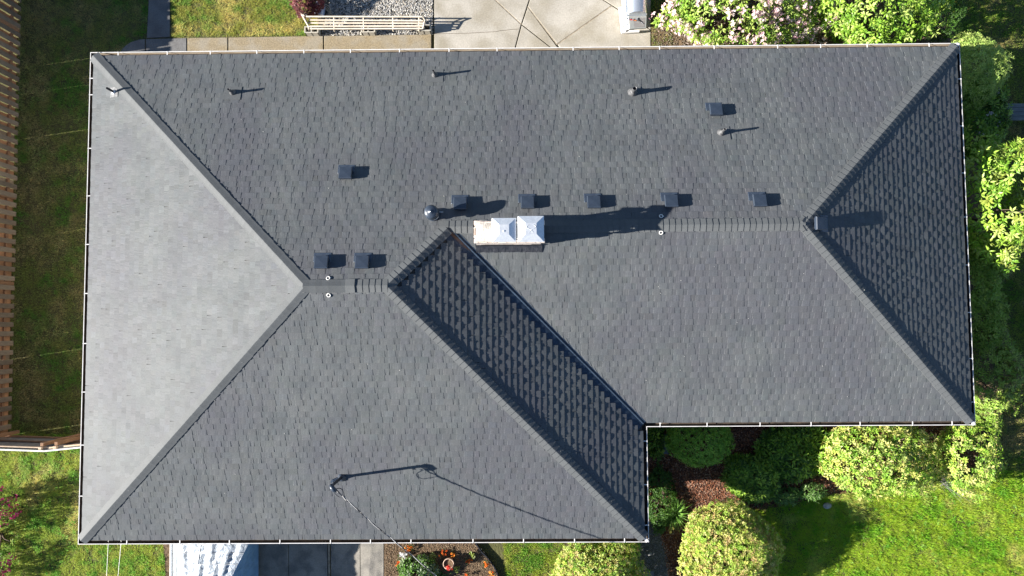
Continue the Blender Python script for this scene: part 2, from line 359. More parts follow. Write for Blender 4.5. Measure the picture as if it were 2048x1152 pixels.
# fascia and gutters (runs between eave corners)
prof = [(.016, -.002, 0), (.016, .008, 0), (0, .008, 0), (0, -.028, 0), (.012, -.034, 0), (.022, -.085, 0), (.045, -.105, 0), (.118, -.105, 0), (.118, -.004, 0)]
inn = [(.020, -.002), (.018, -.030), (.030, -.080), (.05, -.098), (.112, -.098), (.112, -.004)]
HANG = {0: [237, 335, 421, 514, 608, 701, 799, 898, 994, 1146, 1238, 1319, 1428, 1555, 1641, 1734, 1858], 5: [157, 190, 297, 392, 489, 587, 687, 784, 890, 992],
        4: [254, 360, 459, 560, 661, 741, 822, 946, 1047, 1149, 1249], 3: [882, 969, 1050], 2: [1320, 1414, 1520, 1622, 1720, 1825, 1904], 1: [158, 252, 346, 434, 530, 625, 717, 804]}
def offp(i, d): return off(d, 0)[i % 6]
hm = MB(); hm.box((0, .062, .010), (.021, .122, .005)); hm.box((0, .004, .004), (.024, .012, .024)); hm = hm.mesh('gutter_bracket', M['white'])
for i in range(6):
    g = MB()
    ends = [[(offp(i, d), offp(i + 1, d), z) for d, z, _ in prof], [(offp(i, d), offp(i + 1, d), z) for d, z in inn]]
    for kk, pr in enumerate(ends):
        for j in range(len(pr) - 1):
            a0, a1, z0 = pr[j]; b0, b1, z1 = pr[j + 1]
            q = [Vector((a0.x, a0.y, ZE + z0)), Vector((a1.x, a1.y, ZE + z0)), Vector((b1.x, b1.y, ZE + z1)), Vector((b0.x, b0.y, ZE + z1))]
            g.add(q, [(0, 1, 2, 3)] if kk else [(3, 2, 1, 0)], ((1 if (j < 2 or j > 3) else 2) if i == 0 else (1 if j > 3 and i in (2, 4) else 2)) if kk else (1 if j == 7 else 0))  # inner walls cream where sun reaches, dark where shaded, chosen run by run
    e = offp(i + 1, 0) - offp(i, 0); L_ = e.length; e.normalize(); nin = Vector((e.y, -e.x, 0))
    q0 = offp(i, 0); gu = g.build('gutter', [M['white'], M['cream'], M['grime_shade']], house, origin=(q0.x, q0.y, ZE))
    for p in HANG[i]:
        w = (G(p, 95 if i == 0 else (852 if i == 2 else 1086), ZE) if i in (0, 2, 4) else G(1930 if i == 1 else (1297 if i == 3 else 168), p, ZE))
        t = (w - q0).dot(e)
        if not .1 < t < L_ - .05: continue
        m = Matrix.Translation(q0 + e * t + Vector((0, 0, ZE))) @ Matrix.Rotation(math.atan2(e.y, e.x), 4, 'Z')
        m = m @ Matrix.Scale(-1, 4, (0, 1, 0)) if nin.dot(Vector((-e.y, e.x, 0))) < 0 else m
        inst('bracket', hm, gu, m)
fb = MB()
for i in range(6):
    a0, a1, b0, b1 = offp(i, .122), offp(i + 1, .122), offp(i, .142), offp(i + 1, .142)
    V = [Vector((p.x, p.y, z)) for p in (a0, a1, b1, b0) for z in (ZE - .17, ZE + .015)]
    fb.add(V, [(0, 2, 3, 1), (2, 4, 5, 3), (4, 6, 7, 5), (1, 3, 5, 7), (0, 6, 4, 2)])
fb.build('fascia', M['cream'], house)
# white pieces at the two eastern corners
for (x, y, sx, sy) in ((LX, 0, -1, -1), (LX, Y1, -1, 1), (XM, Y2, -1, 1)):
    cb = MB(); cb.box((x + sx * .07, y + sy * .06, ZE + .014), (.07, .12, .012), Matrix.Rotation(.6 * sy, 3, 'Z')); cb.build('corner_strap', M['white'], house)

# shingles -----------------------------------------------------------
EXP = .1425
rs = np.random.RandomState(5)
SL_DEF = {   # eave line start, direction u, plane polygon
    'N': ((0, 0), (1, 0), [(0, 0), (LX, 0), RRE, JU, RLE, RLW]),
    'W': ((0, 0), (0, -1), [(0, 0), (0, Y2), RLW]),
    'SL': ((0, Y2), (1, 0), [(0, Y2), (XM, Y2), RLE, RLW]),
    'EL': ((XM, Y1), (0, -1), [(XM, Y1), (XM, Y2), RLE, JU]),
    'SR': ((XM, Y1), (1, 0), [(XM, Y1), (LX, Y1), RRE, JU]),
    'ER': ((LX, 0), (0, -1), [(LX, 0), (LX, Y1), RRE])}
SV = []; SF = []; SC = []; picks = []
NAD = Vector((10.47, -6.78, 0))
for s, (o, ud, poly) in SL_DEF.items():
    a, b_, c = PLN[s]; nn = Vector((-a, -b_, 1)).normalized()
    U = Vector((ud[0], ud[1], 0)); grad = Vector((a, b_, 0)).normalized(); Vd = (grad + Vector((0, 0, math.hypot(a, b_)))).normalized()
    O = Vector((o[0], o[1], ZE))
    P2 = []
    for p in poly:
        p = Vector((p[0], p[1], a * p[0] + b_ * p[1] + c)); q = p - O; P2.append((q.dot(U), q.dot(Vd)))
    vmax = max(p[1] for p in P2)
    def rng(v, P2=P2):
        xs = []
        for i in range(len(P2)):
            (u0, v0), (u1, v1) = P2[i], P2[(i + 1) % len(P2)]
            if (v0 - v) * (v1 - v) <= 0 and abs(v1 - v0) > 1e-6: xs.append(u0 + (u1 - u0) * (v - v0) / (v1 - v0))
        return (min(xs), max(xs)) if len(xs) > 1 else None
    vJ = (Vector((JU.x, JU.y, 0)) - Vector((o[0], o[1], 0))).dot(grad) * math.hypot(1, math.hypot(a, b_)) if s == 'N' else None
    edge = .105 * math.hypot(1, math.hypot(a, b_))
    vg = .19 if s == 'EL' else .10                                            # clearance at the valley
    k = 0; rowoff = 0
    while edge + k * EXP < vmax - .02:
        v0 = edge + k * EXP; v1 = min(v0 + EXP, vmax - .005); k += 1
        r0 = rng(max(v0, 1e-4)); r1 = rng(min(v1, vmax - 1e-3))
        if r0 is None or r1 is None: continue
        lo, hi = min(r0[0], r1[0]), max(r0[1], r1[1])
        if s == 'EL': lo = max(r0[0], r1[0]) + vg          # stepped ends along the open valley
        u = lo - rs.uniform(0, .3); raised = rs.rand() < .5; ragged = rs.uniform(-.006, .006)
        while u < hi:
            w = rs.uniform(.125, .20) if raised else rs.uniform(.09, .155)
            if rs.rand() < .06: w *= .45
            ue = u + w
            if s in ('EL', 'ER'): h = rs.uniform(.0118, .0142) if raised else rs.uniform(.0082, .0094)
            elif s == 'W': h = rs.uniform(.0068, .0078) if raised else rs.uniform(.0046, .0052)
            else: h = rs.uniform(.0095, .0112) if raised else rs.uniform(.0048, .0056)
            fl = .007 if raised else -.007
            va, vb = v0 + (rs.uniform(-.0015, .0015) + ragged * .3), v1 + .006
            g0, g1 = r0, r1
            um = (u + ue) / 2
            if vJ and v0 < vJ < v1 and um > r1[1] - .02: vb = vJ; g1 = rng(vJ - .001)
            bl, br = u - fl, ue + fl; tl, tr = u + .0005, ue - .0005
            if s == 'EL': x0, x1 = lo, r0[1]; y0_, y1_ = lo, g1[1]
            elif s == 'SR': x0, x1 = r0[0] + vg, r0[1]; y0_, y1_ = g1[0] + vg, g1[1]
            else: x0, x1 = r0; y0_, y1_ = g1
            cl = bl < x0 or br > x1 or tl < y0_ or tr > y1_
            bl, br = max(bl, x0), min(br, x1); tl, tr = max(tl, y0_), min(tr, y1_)
            tone = rs.normal(1, .028) * (1.015 if raised else .985) * (.95 if rs.rand() < .10 else 1)
            if s == 'W': tone = 1 + (tone - 1) * 1.9
            if not ((br - bl) < .012 and (tr - tl) < .012):
                br = max(br, bl + .001); tr = max(tr, tl + .001)
                nseg = 4; vv = []
                for q in range(nseg + 1):
                    f = q / nseg; jit = rs.uniform(-.0014, .0014) + (.0016 * math.sin(math.pi * f) if raised else 0)
                    base = O + U * (bl + (br - bl) * f) + Vd * (va + rs.uniform(-.0006, .0006)); top = O + U * (tl + (tr - tl) * f) + Vd * vb
                    vv += [base - nn * .003, base + nn * (h + jit), top + nn * (.0012 if not raised else .0035)]
                if raised and s in ('N', 'SL', 'SR'): vv[0] = vv[0] - U * .009
                ff = []
                for q in range(nseg):
                    i = q * 3; j = i + 3
                    ff += [(i, j, j + 1, i + 1), (i + 1, j + 1, j + 2, i + 2)]
                n4 = nseg * 3
                ff += [(0, 1, 2, 2), (n4, n4 + 2, n4 + 1, n4 + 1)]
                tint = Vector((1 + rs.normal(0, .012), 1, 1 + rs.normal(0, .012))) * tone
                pm = (vv[1] + vv[2] + vv[n4 + 1] + vv[n4 + 2]) / 4
                picks.append((((pm - CP).length + (99 if cl or w < .11 else 0)), s, vv, ff, tint, U, Vd, nn))
            u = ue; raised = not raised if rs.rand() < .93 else raised
picks.sort(key=lambda t: t[0])
def tris(ff):
    o = []
    for f in ff:
        if f[2] == f[3]: o.append((f[0], f[1], f[2]))
        else: o += [(f[0], f[1], f[2]), (f[0], f[2], f[3])]
    return o
base_T = tris(picks[0][3])
for _, s, vv, ff, tint, U, Vd, nn in picks[:300]:
    me = bpy.data.meshes.new('shingle'); c = (vv[0] + vv[-1]) / 2
    fr = Matrix((U, Vd, U.cross(Vd))).transposed(); inv = fr.transposed()
    me.from_pydata([tuple(inv @ (p - c)) for p in vv], [], base_T)
    at = me.color_attributes.new('Col', 'FLOAT_COLOR', 'POINT'); at.data.foreach_set('color', list((*tint, 1)) * len(vv))
    me.materials.append(M['shingle'])
    inst('shingle', me, roof, Matrix.Translation(c) @ fr.to_4x4())
rest = picks[300:]; nv = 15
VV = np.array([[tuple(p) for p in t[2]] for t in rest]).reshape(-1, 3); CC = np.repeat(np.array([tuple(t[4]) for t in rest]), nv, 0)
FF = (np.array(base_T)[None] + (np.arange(len(rest)) * nv)[:, None, None]).reshape(-1, 3)
tag(npmesh('shingle_courses', VV, FF, CC, M['shingle'], roof), kind='stuff')

rs2 = np.random.RandomState(9); dbv = []; dbf = []
for k_ in range(46):
    s_ = ('N', 'SL', 'SR', 'N', 'SR')[k_ % 5]; ux = {'N': (1.5, 19.5, -.6, -4), 'SL': (2, 11, -11, -7.2), 'SR': (13.2, 18.5, -8.6, -5.4)}[s_]
    X_, Y_ = rs2.uniform(ux[0], ux[1]), rs2.uniform(ux[3], ux[2]) if ux[3] < ux[2] else rs2.uniform(ux[2], ux[3]); a_, b2_, c_ = PLN[s_]
    if s_ == 'N' and abs(X_ - 10.47) > 9 + Y_: continue
    o_ = len(dbv); r_ = rs2.uniform(.005, .012); dbv += [tuple(np.array([X_, Y_, a_ * X_ + b2_ * Y_ + c_ + .018]) + ico_0 * r_ * np.array([1, .6, .4])) for ico_0 in ICO]
    dbf += [tuple(np.array(f_) + o_) for f_ in ICF]
tag(npmesh('twig_litter', dbv, dbf, np.tile([.62, .60, .55], (len(dbv), 1)), M['attr'], roof), kind='stuff')
# hip and ridge caps ---------------------------------------------------
def cap_mesh(D, SA, SB, up, L_=.205, w=.148, lift=.004):
    """one cap piece: starts at the butt (origin), runs along -D uphill; SA, SB the two side directions down the slopes"""
    b = MB(); rows = []
    for t, th in ((0, .016), (L_, .001)):
        ring = []
        for f, r in ((1, .007), (.72, .010), (.36, .016), (.12, .0195), (0, .0205)):
            ring.append(SA * (w * f) + up * (r + th + lift) - D * t)
        for f, r in ((.12, .0195), (.36, .016), (.72, .010), (1, .007)):
            ring.append(SB * (w * f) + up * (r + th + lift) - D * t)
        rows.append(ring)
    lowr = [p - up * .016 for p in rows[0]]
    n = 9; V = rows[0] + rows[1] + lowr
    F = [(i, i + 1, n + i + 1, n + i) for i in range(n - 1)] + [(2 * n + i, 2 * n + i + 1, i + 1, i) for i in range(n - 1)]
    e0 = rows[1][0] - up * .012; e1 = rows[1][-1] - up * .012
    V += [e0, e1]; F += [(0, n, 2 * n + 9, 2 * n), (n - 1, 3 * n - 1, 2 * n + 10, 2 * n - 1)]
    # orientation
    nrm = (V[1] - V[0]).cross(V[n + 1] - V[0])
    if nrm.dot(up) < 0: F = [f[::-1] for f in F]
    b.add(V, F); return b
ncap = 0
def run_caps(Ptop, Pbot, s1, s2, step=.135, start=.1, end=.0, name='ridge_cap', w=.148):
    """caps laid from Pbot up to Ptop, butts facing Pbot"""
    global ncap
    D = (Pbot - Ptop); L_ = D.length; D.normalize()
    sides = []
    for s, other in ((s1, s2), (s2, s1)):
        a, b_, c = PLN[s]; n = Vector((-a, -b_, 1)).normalized(); q = D.cross(n).normalized()
        a2, b2, c2 = PLN[other]; p = Ptop + D * .5 * L_ + q
        # pick the sign that lies below the other plane's extension
        if p.z > a2 * p.x + b2 * p.y + c2: q = -q
        sides.append(q)
    up = Vector((0, 0, 1)); up = (up - D * up.dot(D)).normalized()
    X = D; Z = up; Y = Z.cross(X)
    fr = Matrix((X, Y, Z)).transposed(); iv = fr.transposed()
    mm = [cap_mesh(iv @ D, iv @ sides[0], iv @ sides[1], Vector((0, 0, 1)), w=w + d_).mesh('ridge_cap', M['cap']) for d_ in (0, .004, -.005)]
    t = end
    while t < L_ - start:
        p = Pbot - D * t
        m = Matrix.Translation(p + Vector((0, 0, rnd.uniform(0, .002)))) @ fr.to_4x4() @ Matrix.Rotation(rnd.uniform(-.02, .02), 4, 'Z')
        inst(name, mm[ncap % 3], roof, m); ncap += 1; t += step * rnd.uniform(.97, 1.03)
run_caps(RLW, EV[0] + Vector((.11, -.11, .037)), 'N', 'W', start=.16)
run_caps(RLW, EV[5] + Vector((.11, .11, .037)), 'SL', 'W', start=.16)
run_caps(RLE, EV[4] + Vector((-.11, .11, .037)), 'SL', 'EL', start=.08)
run_caps(RLE, JU, 'N', 'EL', start=.1, end=.06)
run_caps(RRE, EV[1] + Vector((-.11, -.11, .037)), 'N', 'ER', start=.08)
run_caps(RRE, EV[2] + Vector((-.11, .11, .037)), 'SR', 'ER', start=.08)
# ridges
e1 = Vector((.02, 0, .004))
ML = RLW.lerp(RLE, .565)
run_caps(RLW + Vector((-.1, 0, 0)), RLE + e1, 'N', 'SL', start=1.0)         # east part, butts facing east
run_caps(ML + Vector((.06, 0, .004)), RLW + Vector((-.05, 0, .002)), 'N', 'SL', start=.05)  # west part, butts facing west
CX0, CX1, CY0, CY1 = 9.55, 10.96, -5.00, -4.575      # chimney plan
run_caps(JU + Vector((-.12, 0, .0)), Vector((CX0 - .02, JU.y, JU.z)), 'N', 'SR', start=.02, end=.05)
run_caps(Vector((CX1, JU.y, JU.z)), RRE + e1, 'N', 'SR', start=.05)
# thick doubled cap where the two runs meet
run_caps(ML + Vector((-.13, 0, .016)), ML + Vector((.075, 0, .016)), 'N', 'SL', start=.15, w=.152)

# open metal valley -----------------------------------------------------
D = (VD - JU).normalized(); vb = MB()
def sdir(s, o):
    a, b_, c = PLN[s]; n = Vector((-a, -b_, 1)).normalized(); q = D.cross(n).normalized(); p = JU + D + q; a2, b2, c2 = PLN[o]
    return q if p.z > a2 * p.x + b2 * p.y + c2 else -q
qe, qs = sdir('EL', 'SR'), sdir('SR', 'EL'); up = Vector((0, 0, 1))
pr = [(qe, .25, -.006), (qe, .16, -.003), (qe, .024, .002), (qe, .006, .024), (qs, .006, .024), (qs, .024, .002), (qs, .07, -.003), (qs, .12, -.006)]
nst = 30; V = []; F = []
st = JU + D * .02; en = VD - D * .12
for i in range(nst + 1):
    p = st.lerp(en, i / nst)
    for q, d, h in pr: V.append(p + q * d + up * (h + rnd.uniform(-.0008, .0008)) + q * rnd.uniform(-.002, .002))
for i in range(nst):
    for j in range(7): F.append((i * 8 + j, i * 8 + j + 1, (i + 1) * 8 + j + 1, (i + 1) * 8 + j))
vb.add(V, F); vo = vb.build('valley_flashing', M['valley'], house); vo['label'] = 'dark blue metal flashing down the valley'
rb = MB(); p0 = JU + D * .12
rb.add([p0 + qe * .03 + up * .010, p0 + qe * .10 + up * .010, p0 + D * .4 + qe * .09 + up * .010, p0 + D * .62 + qe * .03 + up * .010], [(0, 1, 2, 3)])
ro = rb.build('flashing_patch', M['rust'], house); ro['label'] = 'rusty patch at the top of the valley'

# roof vents ------------------------------------------------------------
def slope_frame(s, p):
    a, b_, c = PLN[s]; n = Vector((-a, -b_, 1)).normalized(); down = Vector((-a, -b_, -(a * a + b_ * b_))).normalized(); x = down.cross(n).normalized()
    return Matrix.Translation(p) @ Matrix((x, down * -1, n)).transposed().to_4x4()
vf = MB(); vf.bbox((-.015, -.175, .014), (.38, .22, .014), .02)
vf_me = vf.mesh('flange', M['blue_metal'])
vc = MB()
def ringr(w, d, y, z): return [(-w, y - d, z), (w, y - d, z), (w, y + d, z), (-w, y + d, z)]
V = ringr(.115, .115, -.02, .012) + ringr(.118, .12, -.02, .06) + ringr(.14, .135, -.02, .062) + ringr(.148, .145, -.02, .118) + ringr(.134, .131, -.02, .137) + ringr(.0, .0, -.02, .143)
F = []
for r in range(5):
    for k in range(4): F.append((r * 4 + k, r * 4 + (k + 1) % 4, r * 4 + 4 + (k + 1) % 4, r * 4 + 4 + k))
vc.add(V, F); vc_me = vc.mesh('vent_hood', M['black_metal'])
sl_me = MB(); sl_me.box((0, -.166, .078), (.2, .006, .012)).box((0, -.168, .092), (.2, .006, .008)); sl_me = sl_me.mesh('louvre', M['galv'])
for u, v, s in ((1430, 226, 'N'), (693, 352, 'N'), (921, 413, 'N'), (1055, 411, 'N'), (1187, 410, 'N'), (1341, 408, 'N'), (1517, 407, 'N'), (645, 530, 'N'), (726, 530, 'N'), (1634, 448, 'ER')):
    p = R_(u, v, s); m = slope_frame(s, p)
    h = inst('roof_vent', vc_me, house, m)
    if s == 'ER': h['label'] = 'roof vent alone on the east slope'
    f = bpy.data.objects.new('flange', vf_me); COL.objects.link(f); f.parent = h; f.location = (0, .0, -.004)
    l = bpy.data.objects.new('louvre', sl_me); COL.objects.link(l); l.parent = h; l.location = (0, .018, 0)
# plumbing pipes ---------------------------------------------------------
def pipe(u, v, s, h, r, br, bh, white=False, lean=(0, 0)):
    p = R_(u, v, s); a, b_, c = PLN[s]; n = Vector((-a, -b_, 1)).normalized()
    t = MB(); top = p + Vector((lean[0], lean[1], h))
    t.tube([p - Vector((0, 0, .1)), top], r, 16, caps=False); t.lathe([(r, 0), (r * .82, .002), (r * .8, -.2), (0, -.2)], 16, top)
    o = t.build('vent_pipe', M['cable_black'] if white else M['boot'], house, origin=p)
    fz = slope_frame(s, p)
    q = MB(); kf = .62 if white else 1
    q.add([fz @ Vector((x[0] * kf, x[1] * kf, x[2] + .004)) for x in ((-.2, -.17, .012), (.2, -.17, .012), (.2, .2, .012), (-.2, .2, .012), (-.2, -.17, .004), (.2, -.17, .004), (.2, .2, .004), (-.2, .2, .004))], [(0, 1, 2, 3), (0, 4, 5, 1), (1, 5, 6, 2), (2, 6, 7, 3), (3, 7, 4, 0)])
    q.build('flange', M['boot'] if white else M['cap'], o)
    q = MB(); q.lathe([(br, -br * .34), (br * .98, .01), (br * .80, bh * .35), (br * .78, bh * .42), (br * .62, bh * .62), (br * .6, bh * .7), (r * 1.25, bh), (r, bh + .01)], 20, p)
    q.build('boot', M['whiteplastic'] if white else M['boot'], o)
pipe(228.5, 184.5, 'W', .30, .028, .066, .06, True); pipe(466, 186, 'N', .27, .032, .085, .11); pipe(870, 151, 'N', .32, .030, .085, .11)
pipe(1265, 186, 'N', .34, .052, .125, .14); pipe(1442, 266, 'N', .33, .030, .10, .13)
# round flue
p = R_(868, 431, 'N'); t = MB()
t.lathe([(.16, -.06), (.15, .03), (.115, .09), (.105, .12), (.105, .33)], 28, p); fo = t.build('round_flue', M['black_metal'], house, origin=p)
t = MB(); t.lathe([(.105, .33), (.155, .345), (.158, .36), (.125, .38), (.122, .43), (.150, .445), (.152, .50), (.150, .515), (.135, .545), (.09, .565), (.03, .575), (.02, .59), (0, .592)], 32, p); t.build('flue_cap', M['black_metal'], fo)
t = MB(); t.lathe([(.113, .14), (.126, .145), (.126, .17), (.113, .175)], 28, p); t.box(p + Vector((.16, .05, .16)), (.12, .012, .02)); t.build('storm_collar', M['galv'], fo)
# roof anchors
am = MB()
for k in range(20):
    a0 = 2 * math.pi * k / 20; a1 = 2 * math.pi * (k + 1) / 20
    am.tube([(.036 * math.cos(a0), .036 * math.sin(a0), .02), (.036 * math.cos(a1), .036 * math.sin(a1), .02)], .012, 8, caps=False)
am.box((.05, .0, .006), (.02, .02, .01)); am_me = am.mesh('roof_anchor', M['anchor'])
for u, v, s in ((657, 557, 'N'), (658, 590, 'SL'), (1322, 433, 'N'), (1322, 465, 'SR')): inst('roof_anchor', am_me, house, slope_frame(s, R_(u, v, s)) @ Matrix.Rotation(rnd.uniform(-.3, .3), 4, 'Z'))

# chimney ------------------------------------------------------------------
zr = JU.z; ct = zr + .62
co = MB(); co.box(((CX0 + CX1) / 2, (CY0 + CY1) / 2, (zr - .45 + ct - .03) / 2), (CX1 - CX0 - .03, CY1 - CY0 - .03, ct - .03 - zr + .45))
chim = co.build('chimney', M['mortar'], house, origin=(CX0, CY0, zr)); chim['label'] = 'buff brick chimney under two metal flue caps'
bm_ = MB(); bm_.bbox((0, 0, 0), (.192, .09, .056), .005); bme = bm_.mesh('brick', M['brick'])
bm_ = MB(); bm_.bbox((0, 0, 0), (.086, .09, .056), .005); bmh = bm_.mesh('brick', M['brick'])
course = 0; z = ct - .030
while z > zr - .12 and course < 9:
    cor = .022 if course in (1, 2) else 0
    for (x0, x1, y, rot) in ((CX0 - cor, CX1 + cor, CY0 + .043 - cor, 0), (CX0 - cor, CX1 + cor, CY1 - .043 + cor, 0)):
        x = x0 + (.0 if course % 2 else .0); k = 0
        first = course % 2
        while x < x1 - .02:
            half = (first and k == 0) or (x1 - x < .19)
            wv = .096 if half else .202
            inst('brick', bmh if half else bme, chim, Matrix.Translation((x + wv / 2 - .003, y + rnd.uniform(-.003, .003), z))); x += wv; k += 1
    for x in (CX0 + .043 - cor, CX1 - .043 + cor):
        for y in ((CY0 + .2, CY1 - .2) if course % 2 == 0 else (CY0 + .19, CY1 - .21)):
            inst('brick', bme, chim, Matrix.Translation((x, y, z)) @ Matrix.Rotation(math.pi / 2, 4, 'Z'))
    z -= .068; course += 1
cr = MB(); nx, ny = 40, 14; V = []; F = []
for i in range(nx + 1):
    for j in range(ny + 1):
        fx, fy = i / nx, j / ny; e = min(fx * (CX1 - CX0), (1 - fx) * (CX1 - CX0), fy * (CY1 - CY0), (1 - fy) * (CY1 - CY0))
        V.append((CX0 + .03 + fx * (CX1 - CX0 - .06), CY0 + .03 + fy * (CY1 - CY0 - .06), ct - .004 + .05 * min(1, e / .14) + rnd.uniform(-.004, .004) * (1 if e < .1 else .3)))
for i in range(nx):
    for j in range(ny): F.append((i * (ny + 1) + j, (i + 1) * (ny + 1) + j, (i + 1) * (ny + 1) + j + 1, i * (ny + 1) + j + 1))
cr.add(V, F, smooth=True); cr.build('mortar_crown', M['mortar'], chim)
for (ux, uy, hh, sw) in ((1008, 460, .49, .245), (1062, 458, .52, .265)):
    c = G(ux, uy, ct + hh); cx, cy = c.x, c.y + .005; a = sw
    f = MB()
    f.lathe([(.155, .02), (.155, hh - .13)], 20, (cx, cy, ct + .02)); f.lathe([(.155, hh - .13), (.13, hh - .125), (.13, hh - .3)], 20, (cx, cy, ct + .02))
    fl = f.build('flue_tile', M['terracotta'], chim)
    f = MB()
    for i in range(4):
        for k in range(15):
            t_ = (k / 14 - .5) * 2 * (a - .05); pt = (cx + (t_ if i % 2 == 0 else (a - .05) * (1 if i == 1 else -1)), cy + (t_ if i % 2 else (a - .05) * (1 if i == 2 else -1)))
            f.tube([(pt[0], pt[1], ct + .12), (pt[0], pt[1], ct + hh - .03)], .004, 4)
    f.build('spark_screen', M['galv'], fl)
    f = MB(); s1 = a * .42
    V = [(-a, -a, -.045), (a, -a, -.045), (a, a, -.045), (-a, a, -.045), (-a, -a, -.03), (a, -a, -.03), (a, a, -.03), (-a, a, -.03), (-s1, -s1, .035), (s1, -s1, .035), (s1, s1, .035), (-s1, s1, .035)]
    V = [(cx + x, cy + y, ct + hh + z) for x, y, z in V]
    F = [(0, 1, 5, 4), (1, 2, 6, 5), (2, 3, 7, 6), (3, 0, 4, 7), (4, 5, 9, 8), (5, 6, 10, 9), (6, 7, 11, 10), (7, 4, 8, 11), (8, 9, 10, 11), (3, 2, 1, 0)]
    f.add(V, F); cp = f.build('flue_cap', M['galv'], chim)
    f = MB(); zt = ct + hh + .037
    def ess(ox, sc, flip=1):
        P = []
        for k in range(17):
            t_ = k / 16 * 2 - 1; P.append((cx + ox + flip * sc * .62 * math.sin(t_ * math.pi * 1.0) * (1 if abs(t_) < .9 else .8), cy + t_ * sc, zt))
        return P
    if ux > 1030: f.tube(ess(-.045, .075, -1), .0055, 5); f.tube(ess(.05, .075, 1), .0055, 5)
    else: f.lathe([(.022, 0), (.015, .012), (0, .014)], 10, (cx - .0, cy - .03, zt - .002)); f.lathe([(.014, 0), (0, .012)], 8, (cx + .0, cy + .15, zt - .05))
    f.build('stamped_mark', M['galv'], cp)
ap = MB()          # tarred apron on the south side, step flashing on the north
def srz(x, y): return max(0, 0) + PLN['SR'][1] * y + PLN['SR'][2]
V = []; F = []; na = 40
for i in range(na + 1):
    x = CX0 - .02 + (CX1 - CX0 + .05) * i / na
    V += [(x, CY0 - .003, srz(x, CY0) + .085 + rnd.uniform(-.006, .006)), (x, CY0 - .015, srz(x, CY0) + .03), (x, CY0 - .15 + rnd.uniform(-.008, .006), srz(x, CY0 - .15) + .016)]
for i in range(na): F += [(i * 3 + j, i * 3 + 3 + j, i * 3 + 4 + j, i * 3 + 1 + j) for j in (0, 1)]
F = [f[::-1] for f in F]; ap.add(V, F)
ap.build('apron_flashing', M['tar'], chim)
ap = MB(); ap.box(((CX0 + CX1) / 2, CY1 + .03, PLN['N'][1] * (CY1 + .03) + PLN['N'][2] + .015), (CX1 - CX0 + .04, .08, .02)); ap.box((CX0 - .012, (CY0 + CY1) / 2, zr + .04), (.018, CY1 - CY0, .14)); ap.box((CX1 + .012, (CY0 + CY1) / 2, zr + .04), (.018, CY1 - CY0, .14))
ap.build('step_flashing', M['blue_metal'], chim)

# service mast ------------------------------------------------------------
pb = Vector((6.384, -10.206, .547 + ZE)); mt = MB()
mt.tube([pb - Vector((0, 0, .1)), pb + Vector((0, 0, .86))], .034, 16); mast = mt.build('service_mast', M['cable_black'], house, origin=pb); mast['label'] = 'black electrical service mast with a weatherhead'
t = MB(); hd = pb + Vector((0, 0, .84)); t.tube([hd, hd + Vector((.0, 0, .06)), hd + Vector((.02, -.03, .095)), hd + Vector((.06, -.08, .09)), hd + Vector((.08, -.11, .05))], [.042, .05, .052, .05, .042], 14); t.build('weatherhead', M['black_metal'], mast)
t = MB(); t.box(hd + Vector((-.05, -.01, -.02)), (.02, .04, .03)).box(hd + Vector((-.045, -.05, -.05)), (.02, .04, .025)).box(hd + Vector((.0, -.09, -.0)), (.025, .02, .02)); t.build('insulator', M['whiteplastic'], mast)
t = MB(); fz = slope_frame('SL', pb); t.lathe([(.11, -.03), (.1, .02), (.06, .05), (.036, .12)], 20, pb); t.build('boot', M['black_metal'], mast)
t = MB()
for k in range(3): t.box(fz @ Vector((.12 + .05 * k, -.05 - .01 * k, .03 + .01 * k)), (.045, .10, .02), fz.to_3x3() @ Matrix.Rotation(.3 * k, 3, 'Z'))
t.build('pipe_clamp', M['blue_metal'], mast)
# service cable: a thing of its own
pts = [Vector(p) + Vector((0, 0, ZE)) for p in ((6.42, -10.24, 1.40), (6.52, -10.36, 1.385), (6.88, -10.68, 1.385), (7.22, -10.99, 1.40), (7.7, -11.36, 1.42), (8.25, -11.79, 1.455), (8.7, -12.15, 1.51), (9.6, -12.85, 1.65), (11.5, -14.35, 2.05), (14.5, -16.7, 2.9))]
cab = empty('service_cable', pts[0], 'twisted service cable running from the mast out over the flower bed', 'cable')
def resample(P, step):
    out = [P[0]]
    for a, b_ in zip(P[:-1], P[1:]):
        n = max(1, int((b_ - a).length / step)); out += [a.lerp(b_, (i + 1) / n) for i in range(n)]
    return out
cp_ = resample(pts, .04)
for ph, m, r in ((0, M['cable_white'], .0055), (2.1, M['cable_black'], .006), (4.2, M['cable_black'], .006)):
    Q = []
    for i, p in enumerate(cp_):
        d = (cp_[min(i + 1, len(cp_) - 1)] - cp_[max(0, i - 1)]).normalized(); a = d.cross(up).normalized(); b_ = d.cross(a); t_ = i * .04 * 2 * math.pi / .62 + ph
        Q.append(p + (a * math.cos(t_) + b_ * math.sin(t_)) * .009)
    t = MB(); t.tube(Q, r, 6); t.build('strand', m, cab)
def loop(P, r, m):
    P = [pb + Vector(q) for q in P]; Q = []
    for i in range(len(P) - 1):
        p0, p1, p2, p3 = P[max(i - 1, 0)], P[i], P[i + 1], P[min(i + 2, len(P) - 1)]
        for k in range(8):
            u = k / 8; Q.append(.5 * ((2 * p1) + (p2 - p0) * u + (2 * p0 - 5 * p1 + 4 * p2 - p3) * u * u + (3 * p1 - p0 - 3 * p2 + p3) * u ** 3))
    t = MB(); t.tube(Q + [P[-1]], r, 6); t.build('drip_loop', m, mast)
loop([(.06, -.10, .86), (.13, -.06, .87), (.20, -.08, .85), (.25, -.17, .84), (.27, -.27, .83), (.33, -.36, .838)], .008, M['cable_black'])
